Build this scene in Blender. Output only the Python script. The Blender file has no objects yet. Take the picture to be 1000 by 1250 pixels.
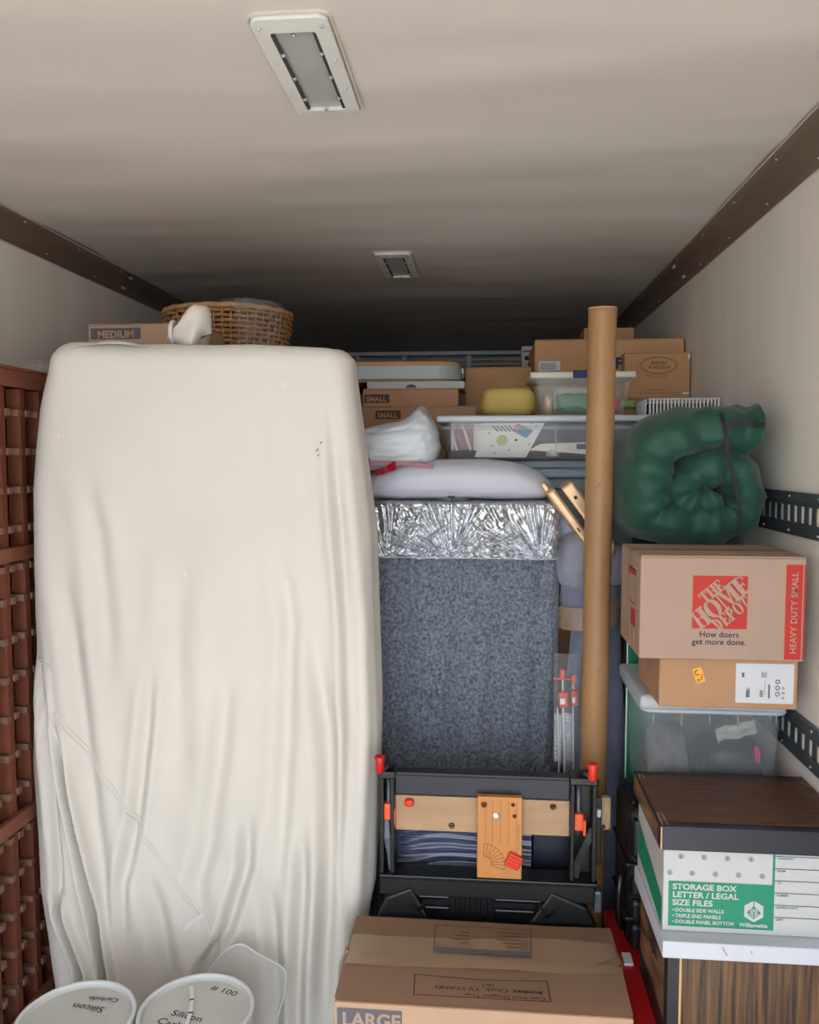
import bpy, bmesh, math, random
from mathutils import Vector, Matrix, noise
random.seed(7)
scn = bpy.context.scene
COL = scn.collection
PI = math.pi
SQ = math.sqrt

def lin(c):
    return tuple(((v/255.)/12.92 if v/255. <= .04045 else ((v/255.+.055)/1.055)**2.4) for v in c)

# ------------------------------------------------------------------ camera
PITCH = math.atan(.065); YAW = math.atan(.09*math.cos(PITCH))
cam_d = bpy.data.cameras.new('camera'); cam = bpy.data.objects.new('camera', cam_d); COL.objects.link(cam)
cam.location = (0, 0, 1.77); cam.rotation_euler = (PI/2-PITCH, 0, YAW)
cam_d.sensor_fit = 'HORIZONTAL'; cam_d.sensor_width = 36; cam_d.lens = 36
cam_d.clip_start = .02; cam_d.clip_end = 200
scn.camera = cam

# ------------------------------------------------------------------ world, sun, exposure
w = bpy.data.worlds.new('world'); scn.world = w; w.use_nodes = True
bg = w.node_tree.nodes['Background']
bg.inputs['Color'].default_value = (.84, .93, 1.04, 1); bg.inputs['Strength'].default_value = 3.2
sun_d = bpy.data.lights.new('sun_offscreen', 'SUN'); sun = bpy.data.objects.new('sun_offscreen', sun_d); COL.objects.link(sun)
sun_d.energy = 7; sun_d.angle = .01; sun_d.color = (1, .98, .965)
sun.rotation_euler = Vector((.42, .64, -.66)).to_track_quat('-Z', 'Y').to_euler()
vs = scn.view_settings
vs.view_transform = 'Standard'; vs.look = 'None'; vs.gamma = 1; vs.use_curve_mapping = False
vs.exposure = .6

# ------------------------------------------------------------------ materials
MATS = {}
def mat(name, col, rough=.6, metal=0, spec=.5, var=0, vscale=6, vdet=4, bump=0, bscale=60, stretch=(1,1,1), alpha=1, trans=0, sheen=0, col2=None, coat=0, bdet=3, bdist=.004):
    m = bpy.data.materials.new(name); m.use_nodes = True; MATS[name] = m
    nt = m.node_tree; N = nt.nodes; L = nt.links; b = N['Principled BSDF']
    c = lin(col); b.inputs['Base Color'].default_value = (*c, 1)
    b.inputs['Roughness'].default_value = rough; b.inputs['Metallic'].default_value = metal
    b.inputs['Specular IOR Level'].default_value = spec
    b.inputs['Transmission Weight'].default_value = trans
    b.inputs['Sheen Weight'].default_value = sheen
    b.inputs['Coat Weight'].default_value = coat
    tc = N.new('ShaderNodeTexCoord'); mp = N.new('ShaderNodeMapping'); mp.inputs['Scale'].default_value = stretch
    L.new(tc.outputs['Object'], mp.inputs['Vector'])
    if var or col2:
        n = N.new('ShaderNodeTexNoise'); n.inputs['Scale'].default_value = vscale; n.inputs['Detail'].default_value = vdet
        L.new(mp.outputs[0], n.inputs['Vector'])
        r = N.new('ShaderNodeValToRGB'); r.color_ramp.elements[0].position = .32; r.color_ramp.elements[1].position = .68
        lo = lin(col2) if col2 else tuple(v*(1-var) for v in c); hi = c if col2 else tuple(min(1, v*(1+var)) for v in c)
        r.color_ramp.elements[0].color = (*lo, 1); r.color_ramp.elements[1].color = (*hi, 1)
        L.new(n.outputs['Fac'], r.inputs[0]); L.new(r.outputs[0], b.inputs['Base Color'])
    if bump:
        n2 = N.new('ShaderNodeTexNoise'); n2.inputs['Scale'].default_value = bscale; n2.inputs['Detail'].default_value = bdet
        L.new(mp.outputs[0], n2.inputs['Vector'])
        bp = N.new('ShaderNodeBump'); bp.inputs['Strength'].default_value = bump; bp.inputs['Distance'].default_value = bdist
        L.new(n2.outputs['Fac'], bp.inputs['Height']); L.new(bp.outputs[0], b.inputs['Normal'])
    if alpha < 1:
        t = N.new('ShaderNodeBsdfTransparent'); mx = N.new('ShaderNodeMixShader'); mx.inputs[0].default_value = alpha
        out = N['Material Output']
        L.new(t.outputs[0], mx.inputs[1]); L.new(b.outputs[0], mx.inputs[2]); L.new(mx.outputs[0], out.inputs['Surface'])
    return m

mat('ceiling', (216,209,202), .62, var=.05, vscale=1.2, stretch=(.5,2.2,1), bump=.3, bscale=1.6, bdist=.035, bdet=1.5, spec=.35)
mat('wall', (238,231,221), .6, var=.05, vscale=2.0, stretch=(1,1.6,.35), bump=.12, bscale=3, bdist=.02, spec=.35)
mat('backwall', (200,190,178), .7, var=.05)
mat('floor', (190,188,184), .6, metal=.0, var=.1)
mat('ground', (172,166,156), .9, var=.08, vscale=.8)
mat('cove', (132,114,100), .42, metal=.35, var=.12, vscale=5, stretch=(1,.3,1))
mat('caulk', (205,197,182), .7)
mat('steel', (196,196,194), .3, metal=.8)
mat('whitepaint', (222,222,218), .42)
mat('lens', (176,180,178), .28, var=.06, vscale=9, spec=.6)
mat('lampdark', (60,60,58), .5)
mat('galv', (96,104,112), .42, metal=.55, var=.12, vscale=14)
mat('galvlight', (244,246,248), .45, metal=.0)
mat('cloth', (215,210,202), .88, var=.03, vscale=3, bump=.18, bscale=260, sheen=.1, spec=.2, bdist=.001)
mat('dark', (24,25,28), .55)
mat('black', (20,21,24), .42, var=.15, bump=.1, bscale=200, bdist=.001)
mat('blackgloss', (17,18,22), .3)
mat('navy', (34,39,50), .38, var=.1)
mat('redwood', (124,70,50), .55, var=.28, vscale=7, stretch=(2,2,.3), bump=.1, bscale=30)
mat('redwoodlight', (138,104,88), .55, var=.18, vscale=9)
mat('board', (132,80,60), .5, var=.2, vscale=6, stretch=(2,.3,2))
mat('card', (200,156,114), .78, var=.06, vscale=5, bump=.05, bscale=90, spec=.25, bdist=.001)
mat('card2', (178,138,106), .78, var=.06, vscale=5, spec=.25)
mat('carddark', (188,146,112), .8, var=.06, vscale=5, spec=.25)
mat('cardpale', (172,146,130), .76, var=.035, vscale=4, spec=.25)
mat('cardlarge', (190,156,130), .76, var=.05, vscale=4, spec=.3)
mat('cardmedium', (190,156,130), .76, var=.05, vscale=4)
mat('cardedge', (205,168,120), .8)
mat('kraft', (160,121,82), .42, var=.1, vscale=7, stretch=(1,1,.4), bump=.12, bscale=18, spec=.4)
mat('tape', (196,170,138), .18, alpha=.5, spec=.8)
mat('inkdark', (84,70,62), .8)
mat('inkbrown', (120,86,54), .8)
mat('ink', (30,27,28), .7)
mat('inkgray', (98,96,104), .75)
mat('inkblue', (42,50,98), .7)
mat('hdred', (186,46,36), .6)
mat('label', (206,208,214), .45)
mat('orangelabel', (244,172,58), .5)
mat('boxwhite', (188,189,190), .5, var=.02)
mat('boxgreen', (20,134,102), .5)
mat('boxink', (28,74,84), .6)
mat('lidwhite', (198,203,214), .42, var=.02)
mat('woodprint', (112,72,48), .45, col2=(58,40,32), vscale=6, vdet=8, stretch=(1.1,16,9))
mat('woodprintv', (116,88,58), .5, col2=(44,36,30), vscale=6, vdet=8, stretch=(20,20,.8))
mat('woodprintside', (150,106,68), .55, col2=(46,36,30), vscale=6, vdet=6, stretch=(9,1.5,5))
mat('redplastic', (196,28,34), .35)
mat('redclip', (226,60,40), .4)
mat('orangeknob', (232,92,48), .4)
mat('jaw', (178,146,112), .6, var=.14, vscale=9, stretch=(.5,1,2), bump=.1, bscale=50)
mat('plate', (204,138,78), .5, var=.06, vscale=8, stretch=(3,1,.4))
mat('chenille', (140,150,164), .95, col2=(78,85,98), vscale=95, vdet=8, bump=1.0, bscale=130, bdet=5, sheen=.3, bdist=.006)
mat('film', (232,236,242), .16, metal=.75, alpha=.6, spec=.9, bump=.5, bscale=45, stretch=(1,1,.5), bdist=.004)
mat('filmdim', (226,230,238), .12, alpha=.13, spec=.9)
mat('bluewrap', (52,62,104), .16, spec=.9, coat=1, bump=1.0, bscale=16, bdet=6, stretch=(.4,1,14), bdist=.012)
mat('whitefab', (202,203,216), .85, var=.02, bump=.05, bscale=200, sheen=.2, bdist=.001)
mat('lavfab', (180,186,208), .85, var=.03, sheen=.2)
mat('fleece', (122,130,154), .95, var=.12, vscale=16, bump=.5, bscale=150, sheen=.4, bdist=.003)
mat('fleece2', (150,152,168), .95, var=.1, vscale=16, bump=.4, bscale=150, sheen=.4, bdist=.003)
mat('mailer', (196,202,208), .35, var=.02, spec=.6)
mat('pink', (232,178,190), .45)
mat('redbow', (206,22,56), .4)
mat('gold', (216,180,140), .34, metal=.45)
mat('sleepbag', (18,74,58), .62, var=.1, vscale=6, bump=.5, bscale=16, stretch=(1,.5,1), bdist=.012, sheen=.15)
mat('strap', (26,32,32), .7)
mat('cleartote', (214,222,228), .16, alpha=.2, spec=.7)
mat('cleartote2', (222,226,224), .18, alpha=.22, spec=.7)
mat('totelid', (216,222,228), .35, alpha=.72)
mat('totelid2', (216,216,202), .35, alpha=.85)
mat('lidwhitep', (198,204,212), .35, var=.02)
mat('bluegray', (168,184,192), .4)
mat('yellow', (190,166,92), .85, var=.06)
mat('greenbag', (60,140,104), .4)
mat('magenta', (232,56,116), .4)
mat('paper', (236,234,228), .7)
mat('giftblue', (92,140,172), .7)
mat('giftgreen', (176,200,110), .7)
mat('giftpink', (224,110,140), .7)
mat('redpack', (204,84,62), .4)
mat('wicker', (190,138,90), .55, var=.25, vscale=20)
mat('wickerlight', (214,164,110), .5, var=.2, vscale=20)
mat('bucket', (200,204,206), .38, var=.02)
mat('bucketlid', (190,191,188), .42, var=.04, vscale=6)
mat('bucketrim', (206,210,214), .35)
mat('tablegray', (172,182,186), .36)
mat('wire', (214,214,212), .4)
mat('clearlid', (228,232,234), .12, alpha=.22, spec=.9)
mat('edgewhite', (220,222,224), .3)
mat('ctgreen', (30,124,92), .4)

# ------------------------------------------------------------------ helpers
WP = {}
def bx(bm, x0, x1, y0, y1, z0, z1, bev=0, seg=2, M=None):
    g = bmesh.ops.create_cube(bm, size=1, matrix=Matrix.Translation(((x0+x1)/2,(y0+y1)/2,(z0+z1)/2)) @ Matrix.Diagonal((abs(x1-x0),abs(y1-y0),abs(z1-z0),1)))
    vs_ = g['verts']
    if bev:
        ed = list({e for v in vs_ for e in v.link_edges})
        r = bmesh.ops.bevel(bm, geom=ed, offset=bev, segments=seg, profile=.5, affect='EDGES')
        vs_ = list({v for f in r['faces'] for v in f.verts})
    if M: bmesh.ops.transform(bm, matrix=M, verts=vs_)
    return bm
def grid(bm, fn, nu, nv, wu=False, wv=False):
    V = [[bm.verts.new(fn(i/(nu if wu else nu-1), j/(nv if wv else nv-1))) for j in range(nv)] for i in range(nu)]
    for i in range(nu if wu else nu-1):
        for j in range(nv if wv else nv-1):
            try: bm.faces.new((V[i][j], V[(i+1)%nu][j], V[(i+1)%nu][(j+1)%nv], V[i][(j+1)%nv]))
            except ValueError: pass
    return V
def tube(bm, pts, r, n=8, closed=False, cap=True):
    pts = [Vector(p) for p in pts]; m = len(pts); rings = []
    rr = r if hasattr(r, '__len__') else [r]*m
    up = None
    for i in range(m):
        a = pts[(i-1)%m] if (closed or i) else pts[0]; b = pts[(i+1)%m] if (closed or i < m-1) else pts[-1]
        t = (b-a).normalized()
        if up is None:
            up = Vector((0,0,1)) if abs(t.z) < .9 else Vector((1,0,0))
        s = t.cross(up).normalized(); up = s.cross(t).normalized()
        rings.append([bm.verts.new(pts[i]+rr[i]*(math.cos(2*PI*k/n)*s+math.sin(2*PI*k/n)*up)) for k in range(n)])
    for i in range(m if closed else m-1):
        A, B = rings[i], rings[(i+1)%m]
        for k in range(n): bm.faces.new((A[k], A[(k+1)%n], B[(k+1)%n], B[k]))
    if cap and not closed:
        bm.faces.new(rings[0]); bm.faces.new(rings[-1])
    return bm
def lathe(bm, prof, c, n=40):
    R = [[bm.verts.new((c[0]+r*math.cos(2*PI*k/n), c[1]+r*math.sin(2*PI*k/n), c[2]+z)) for k in range(n)] for r, z in prof]
    for i in range(len(prof)-1):
        for k in range(n): bm.faces.new((R[i][k], R[i][(k+1)%n], R[i+1][(k+1)%n], R[i+1][k]))
    if prof[0][0] > 1e-4: bm.faces.new(R[0])
    if prof[-1][0] > 1e-4: bm.faces.new(R[-1])
    return bm
class Fr:                      # a flat frame on a face: origin, right, up, outward normal
    def __init__(s, o, ax, ay):
        s.o = Vector(o); s.ax = Vector(ax).normalized(); s.ay = Vector(ay).normalized(); s.n = s.ax.cross(s.ay)
    def p(s, u, v, d=0): return s.o+s.ax*u+s.ay*v+s.n*d
def front(x, y, z): return Fr((x,y,z), (1,0,0), (0,0,1))
def leftf(x, y, z): return Fr((x,y,z), (0,-1,0), (0,0,1))
def topf(x, y, z): return Fr((x,y,z), (1,0,0), (0,1,0))
def poly(bm, fr, pts, d=.0006, th=0):
    a = [bm.verts.new(fr.p(u, v, d)) for u, v in pts]
    bm.faces.new(a)
    if th:
        b = [bm.verts.new(fr.p(u, v, d-th)) for u, v in pts]; bm.faces.new(b[::-1])
        for i in range(len(a)):
            j = (i+1) % len(a); bm.faces.new((a[i], b[i], b[j], a[j]))
def rect(bm, fr, u0, u1, v0, v1, d=.0006, th=0): poly(bm, fr, [(u0,v0),(u1,v0),(u1,v1),(u0,v1)], d, th)
def stroke(bm, fr, pts, wd, d=.0006, closed=False):
    m = len(pts)
    for i in range(m if closed else m-1):
        a = Vector(pts[i]); b = Vector(pts[(i+1)%m]); t = (b-a)
        if t.length < 1e-7: continue
        t.normalize(); s = Vector((-t.y, t.x))*wd/2; e = t*wd*.3
        poly(bm, fr, [tuple(a-s-e), tuple(b-s+e), tuple(b+s+e), tuple(a+s-e)], d)
def ell(cx, cy, rx, ry, n=20, a0=0, a1=2*PI): return [(cx+rx*math.cos(a0+(a1-a0)*k/n), cy+ry*math.sin(a0+(a1-a0)*k/n)) for k in range(n+(1 if a1-a0 < 2*PI-1e-4 else 0))]
def rrect(x0, x1, y0, y1, r, n=5):
    o = []
    for cx, cy, a in ((x1-r,y1-r,0),(x0+r,y1-r,PI/2),(x0+r,y0+r,PI),(x1-r,y0+r,3*PI/2)):
        o += [(cx+r*math.cos(a+PI/2*k/n), cy+r*math.sin(a+PI/2*k/n)) for k in range(n+1)]
    return o
def obj(name, bm, m, parent=None, smooth=False, norm=True, kind=None):
    if norm: bmesh.ops.recalc_face_normals(bm, faces=bm.faces)
    bb = [[min(v.co[k] for v in bm.verts), max(v.co[k] for v in bm.verts)] for k in range(3)]
    c = Vector([(a+b)/2 for a, b in bb])
    if parent is None: c.z = bb[2][0]
    bmesh.ops.translate(bm, verts=bm.verts, vec=-c)
    me = bpy.data.meshes.new(name); bm.to_mesh(me); bm.free()
    me.materials.append(MATS[m] if isinstance(m, str) else m)
    if smooth:
        me.polygons.foreach_set('use_smooth', [True]*len(me.polygons))
    o = bpy.data.objects.new(name, me); COL.objects.link(o); WP[o] = c
    o.location = c
    if parent is not None: o.parent = parent; o.location = c-WP[parent]
    if kind: o['kind'] = kind
    return o
def inst(src, c, parent=None, rot=None):
    o = src.copy(); COL.objects.link(o); c = Vector(c); WP[o] = c; o.location = c
    if parent is not None: o.parent = parent; o.location = c-WP[parent]
    if rot: o.rotation_euler = rot
    return o
def tag(o, label, cat, group=None):
    o['label'] = label; o['category'] = cat
    if group: o['group'] = group
    return o
def thing(name, label, cat, loc, group=None):
    o = bpy.data.objects.new(name, None); COL.objects.link(o); o.location = loc; WP[o] = Vector(loc)
    o.empty_display_size = .05
    return tag(o, label, cat, group)
B = bmesh.new
def box_obj(name, m, parent, x0, x1, y0, y1, z0, z1, bev=0, seg=2): return obj(name, bx(B(), x0,x1,y0,y1,z0,z1,bev,seg), m, parent)
def lettering(parent, body, fr, size, m, bold=0, align='LEFT', sx=1, name='lettering', d=.0008, space=1):
    cu = bpy.data.curves.new('t', 'FONT'); cu.body = body; cu.size = size; cu.align_x = align; cu.offset = bold*size; cu.space_character = space
    cu.resolution_u = 3
    t = bpy.data.objects.new('t', cu); COL.objects.link(t)
    dg = bpy.context.evaluated_depsgraph_get(); me = bpy.data.meshes.new_from_object(t.evaluated_get(dg))
    bpy.data.objects.remove(t); bpy.data.curves.remove(cu)
    bm = B(); bm.from_mesh(me); bpy.data.meshes.remove(me)
    for v in bm.verts: v.co = fr.p(v.co.x*sx, v.co.y, d)
    return obj(name, bm, m, parent, norm=False)
def noise3(x, y, z): return noise.noise(Vector((x, y, z)))
def blob(bm, c, r, e=2.6, amp=.0, fs=5, nu=40, nv=24, seed=0, M=None):
    def f(u, v):
        a = 2*PI*u; b = PI*(v-.5)
        cp = lambda t, k: math.copysign(abs(t)**k, t)
        k = 2/e
        x, y, z = cp(math.cos(b),k)*cp(math.cos(a),k), cp(math.cos(b),k)*cp(math.sin(a),k), cp(math.sin(b),k)
        n = 1+amp*noise3(x*fs+seed, y*fs, z*fs)+amp*.5*noise3(x*fs*2.3+seed, y*fs*2.3, z*fs*2.3)
        p = Vector((x*r[0]*n, y*r[1]*n, z*r[2]*n))
        if M: p = M @ p
        return p+Vector(c)
    grid(bm, f, nu, nv, wu=True); bmesh.ops.remove_doubles(bm, verts=bm.verts, dist=1e-5)
    return bm

# ------------------------------------------------------------------ the trailer
XL, XR, ZC, CV = -1.636, .854, 2.6, 2.525
YB, YE = -1.5, 6.45
def struct(o): o['kind'] = 'structure'; return o
bm = B()
def ceil_f(u, v):
    x = XL-.1+(XR-XL+.2)*u; y = YB+(YE-YB)*v
    return (x, y, ZC+.010*noise3(x*.6, y*2.0, 0)+.0065*noise3(x*.9, y*5.0, 3)+.003*noise3(x*2, y*9, 7))
grid(bm, ceil_f, 50, 200)
struct(obj('ceiling', bm, 'ceiling', smooth=True))
struct(box_obj('roof', 'backwall', None, XL-.12, XR+.12, YB, YE+.1, ZC+.03, ZC+.1))
struct(box_obj('floor', 'floor', None, XL-.1, XR+.1, YB, YE, -.08, 0))
bm = B(); grid(bm, lambda u, v: (XL+.0025*noise3(0, 9*u, v*1.4), YB+(YE-YB)*u, ZC*v), 120, 20); struct(obj('wall_left', bm, 'wall', smooth=True))
bm = B(); grid(bm, lambda u, v: (XR+.004*noise3(4, 11*u, v*1.2), YB+(YE-YB)*u, ZC*v), 120, 20); struct(obj('wall_right', bm, 'wall', smooth=True))
struct(box_obj('wall_shell_left', 'backwall', None, XL-.12, XL-.03, YB, YE+.1, -.08, ZC+.03))
struct(box_obj('wall_shell_right', 'backwall', None, XR+.03, XR+.12, YB, YE+.1, -.08, ZC+.03))
struct(box_obj('wall_back', 'backwall', None, XL-.03, XR+.03, YE, YE+.1, -.08, ZC+.03))
struct(box_obj('ground', 'ground', None, -30, 30, -40, 30, -1.4, -1.3))
def cove(n, xw, xc, label):
    s = 1 if xw > 0 else -1
    bm = B()
    prof = [(xw-s*.002, CV-.012), (xw-s*.004, CV), (xw-s*.012, CV+.022), (xw-s*.026, CV+.044), (xc+s*.016, ZC-.012), (xc, ZC-.008), (xc-s*.012, ZC-.007)]
    def f(u, v):
        k = u*(len(prof)-1); i = min(int(k), len(prof)-2); t = k-i
        x = prof[i][0]*(1-t)+prof[i+1][0]*t; z = prof[i][1]*(1-t)+prof[i+1][1]*t
        y = YB+(YE-YB)*v
        return (x, y, z+.0012*noise3(u*2, y*3, 1))
    grid(bm, f, 25, 120)
    o = struct(obj('trim_%d' % n, bm, 'cove', smooth=True))
    o['label'] = label
    for nm, x, z in (('caulk_line', xw-s*.001, CV-.014), ('caulk_line', xc-s*.013, ZC-.005)):
        bm = B(); tube(bm, [(x+.001*noise3(i*.7, z, 0), YB+(YE-YB)*i/150, z+.001*noise3(i*.9, 2, z)) for i in range(151)], .0022, 5)
        obj(nm, bm, 'caulk', o)
    bm = B(); blob(bm, (0,0,0), (.0035,.0035,.0035), e=2, nu=8, nv=6)
    src = obj('rivet', bm, 'steel', o, smooth=True)
    k = 0
    for i in range(19):
        for x, z, dy in ((xw-s*.009, CV+.008, 0), (xc+s*.004, ZC-.013, .16)):
            c = (x, YB+.3+.38*i+dy, z)
            if k == 0: WP[src] = Vector(c); src.location = Vector(c)-WP[o]
            else: inst(src, c, o)
            k += 1
    # jointing screws at the splice
    for x, z in ((xw-s*.012, CV+.014), (xc+s*.012, ZC-.018)):
        for dy in (0, .018): box_obj('splice_screw', 'steel', o, x-.003, x+.003, 3.62+dy, 3.63+dy, z-.004, z+.006)
cove(1, XL, -1.578, 'dark brown metal corner cove along the left wall')
cove(2, XR, .79, 'dark brown metal corner cove along the right wall')

# ceiling lamps
def lamp(y0, y1, label, x0=-.444, x1=-.294):
    t = thing('ceiling_lamp', label, 'lamp', ((x0+x1)/2, (y0+y1)/2, ZC-.016), 'recessed ceiling lamps')
    z = ZC-.014
    bm = B(); f = Fr((0,0,z), (1,0,0), (0,-1,0))
    n = 5; outer = rrect(x0, x1, -y1, -y0, .022, n); inner = rrect(x0+.03, x1-.03, -y1+.03, -y0-.045, .008, n)
    for d0, d1, A, Bq in ((0, .002, outer, inner),):
        va = [bm.verts.new(f.p(u, v, 0)) for u, v in outer]; vb = [bm.verts.new(f.p(u, v, .002)) for u, v in inner]
        vc = [bm.verts.new(f.p(u, v, -.03)) for u, v in outer]; vd = [bm.verts.new(f.p(u, v, -.012)) for u, v in inner]
        m = len(va)
        for i in range(m):
            j = (i+1) % m
            bm.faces.new((va[i], va[j], vb[j], vb[i])); bm.faces.new((va[j], va[i], vc[i], vc[j])); bm.faces.new((vb[i], vb[j], vd[j], vd[i]))
    obj('frame', bm, 'whitepaint', t)
    bm = B(); poly(bm, f, rrect(x0+.028, x1-.028, -y1+.028, -y0-.043, .008, n), -.006); obj('diffuser', bm, 'lens', t)
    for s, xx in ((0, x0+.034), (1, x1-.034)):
        box_obj('lens_edge_strip', 'lampdark', t, xx-.003, xx+.003, y0+.05, y1-.036, z-.001, z+.004)  # dark strip along each long side of the lens
    def screw(x, y, r=.004):
        bm = B(); lathe(bm, [(r*1.2, .001), (r*1.2, -.002), (r*.7, -.004)], (x, y, z-.0015), 8); obj('screw', bm, 'steel', t)
    L = y1-y0
    for k in range(3):
        for xx in (x0+.036, x1-.036): screw(xx, y0+.05+(L-.09)*(k+.8)/3.3, .0045)
    for yy in (y0+.055, y1-.038): screw((x0+x1)/2, yy)
    for xx in (x0+.014, x1-.014):
        for k in (.06, .38, .68, .95): screw(xx, y0+L*k, .0032)
    bm = B(); tube(bm, [(u+.002*noise3(u*40, v*40, 0), -v, ZC-.004) for u, v in rrect(x0-.004, x1+.004, -y1-.004, -y0+.004, .024, 8)], .0035, 5, closed=True)
    obj('sealant_bead', bm, 'caulk', t)
lamp(1.553, 1.98, 'white framed ceiling lamp with frosted lens, further from the dark back wall')
lamp(3.322, 3.76, 'recessed ceiling lamp nearer the dark back wall, above the stacked boxes')

# back wall grille
t = thing('bulkhead_grille', 'white metal slatted grille across the dark back wall below the ceiling', 'grille', (-.3, 6.3, 2.3))
for k, z in enumerate((2.553, 2.515, 2.48, 2.445, 2.405, 2.365)):
    box_obj('slat', 'edgewhite' if k == 0 else 'wire', t, -1.25, .55, 6.25 if k == 0 else 6.3, 6.31, z, z+(.026 if k == 0 else .010))
for x in (-.98, -.62, -.13, .3): box_obj('upright', 'whitepaint', t, x, x+.035, 6.28, 6.299, 2.3, 2.57)

# cargo rails on the right wall
def cargo_rail(z0, z1, label):
    t = thing('cargo_rail', label, 'cargo rail', (XR-.015, 2.5, z0), 'slotted steel cargo rails on the right wall')
    y0, y1 = .3, 6.2; h = z1-z0
    for a, b in ((z0, z0+h*.24), (z1-h*.24, z1)):
        bm = B(); bx(bm, XR-.012, XR+.004, y0, y1, a, b, .002); obj('flange', bm, 'galv', t)
    for zz in (z0+h*.26, z1-h*.26): box_obj('ridge', 'galv', t, XR-.014, XR-.006, y0, y1, zz-.006, zz+.006, .003)
    box_obj('back_plate', 'wall', t, XR-.0055, XR+.003, y0, y1, z0+h*.2, z1-h*.2)
    src = None
    n = int((y1-y0)/.05)
    for i in range(n):
        y = y0+.05*i+.015
        if src is None: src = box_obj('slot_bar', 'galv', t, XR-.008, XR-.0035, y, y+.030, z0+h*.22, z1-h*.22, .001, 1)
        else: inst(src, (WP[src].x, y+.016, WP[src].z), t)
    bm = B(); blob(bm, (XR-.013, y0+.04, z1-.012), (.003,.004,.004), e=2, nu=8, nv=6); rs = obj('rivet', bm, 'steel', t, smooth=True)
    for i in range(1, 30):
        for zz in (z0+.012, z1-.012): inst(rs, (XR-.013, y0+.04+.2*i, zz), t)
cargo_rail(1.562, 1.68, 'grey slotted steel cargo rail on the wall beside the green sleeping bag')
cargo_rail(.968, 1.085, 'grey slotted steel cargo rail on the wall beside the clear tote')

# ------------------------------------------------------------------ draped drop cloth
def interp(tab, z):
    if z >= tab[0][1]: return tab[0][0]
    for (xa, za), (xb, zb) in zip(tab, tab[1:]):
        if z >= zb:
            t = (z-zb)/(za-zb) if za != zb else 0; return xb+(xa-xb)*t
    return tab[-1][0]
def resc(pts, k): return [(x*k, 1.77+(z-1.77)*k) for x, z in pts]
KF = 2.32/2.4
LEFT = resc([(-1.30,2.143),(-1.345,2.074),(-1.384,1.923),(-1.414,1.667),(-1.42,1.409),(-1.417,1.147),(-1.44,.8),(-1.437,.611),(-1.438,.393),(-1.395,.051),(-1.36,-.1)], 2.36/2.45)
RIGHT = resc([(-.405,2.14),(-.388,2.004),(-.36,1.77),(-.339,1.56),(-.334,1.268),(-.327,.999),(-.336,.726),(-.347,.449),(-.375,.28),(-.39,-.1)], 2.5/2.6)
CREASE = [([(-1.003,1.193),(-1.028,.962),(-1.054,.754),(-1.075,.622),(-1.119,.435)],.014,.020),
 ([(-1.35,1.005),(-1.309,.85),(-1.262,.588),(-1.215,.351),(-1.18,.138)],.040,.010),
 ([(-1.351,.424),(-1.317,.292),(-1.261,.146)],.036,.010),
 ([(-.766,1.173),(-.796,.918),(-.84,.58),(-.881,.447)],.012,.03),
 ([(-.713,.715),(-.724,.507),(-.792,.293),(-.865,.183)],.018,.02),
 ([(-.455,2.05),(-.43,1.673),(-.40,1.281),(-.39,.932),(-.41,.549)],.02,.018),
 ([(-.61,1.574),(-.575,1.277),(-.591,.924),(-.606,.667)],.011,.025),
 ([(-1.294,1.5),(-1.249,1.085),(-1.218,.748),(-1.186,.432)],.014,.03),
 ([(-.513,1.3),(-.465,.928),(-.455,.545),(-.482,.205)],.02,.026),
 ([(-1.217,1.77),(-1.172,1.52),(-1.152,1.267)],.008,.03),
 ([(-.887,1.572),(-.931,1.271),(-.938,.913)],.008,.04),
 ([(-.55,.7),(-.545,.45),(-.56,.2),(-.57,.05)],.02,.022),
 ([(-.66,.5),(-.64,.3),(-.63,.05)],.016,.026),
 ([(-1.40,1.3),(-1.37,1.0),(-1.345,.7),(-1.33,.5)],.016,.014),
 ([(-1.04,.5),(-1.0,.3),(-.97,.08)],.016,.03)]
CREASE = [(resc(p, KF), a, wd) for p, a, wd in CREASE]
def crease_d(x, z):
    d = 0
    for p, a, wd in CREASE:
        z1, z0 = p[0][1], p[-1][1]
        if z > z1+.02 or z < z0-.25: continue
        xc = interp(p, z)
        q = (x-xc)/wd
        if abs(q) > 4.5: continue
        f = min(1, max(0, (z1-z)/(.35*(z1-z0))))*min(1, max(0, (z-z0+.25)/.25))
        f = f*f*(3-2*f)
        d += 1.5*a*f*(-math.exp(-q*q)+.55*math.exp(-((q-1.7)/1.1)**2)+.55*math.exp(-((q+1.7)/1.1)**2))
    return d
ZTOP = 2.105; YF, YR_ = 2.32, 2.545
def cloth_pt(side, x, z, y, nx, ny):
    lowf = min(1, max(0, (2.0-z)/1.3))
    d = .012*lowf*noise3(x*5+.5*z, y*5, z*.5)+.006*lowf*noise3(x*13+1.4*z, y*12, z*.7+4)+.0012*noise3(x*20, y*20, z*9)
    d += .006*noise3(x*2, y*2, z*1.3+9)
    if ny < -.3: d += crease_d(x, z)*min(1, -ny*1.2)
    else: d += .01*lowf*math.sin(y*55+3*z)*min(1, abs(nx)*1.5)
    return d
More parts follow.
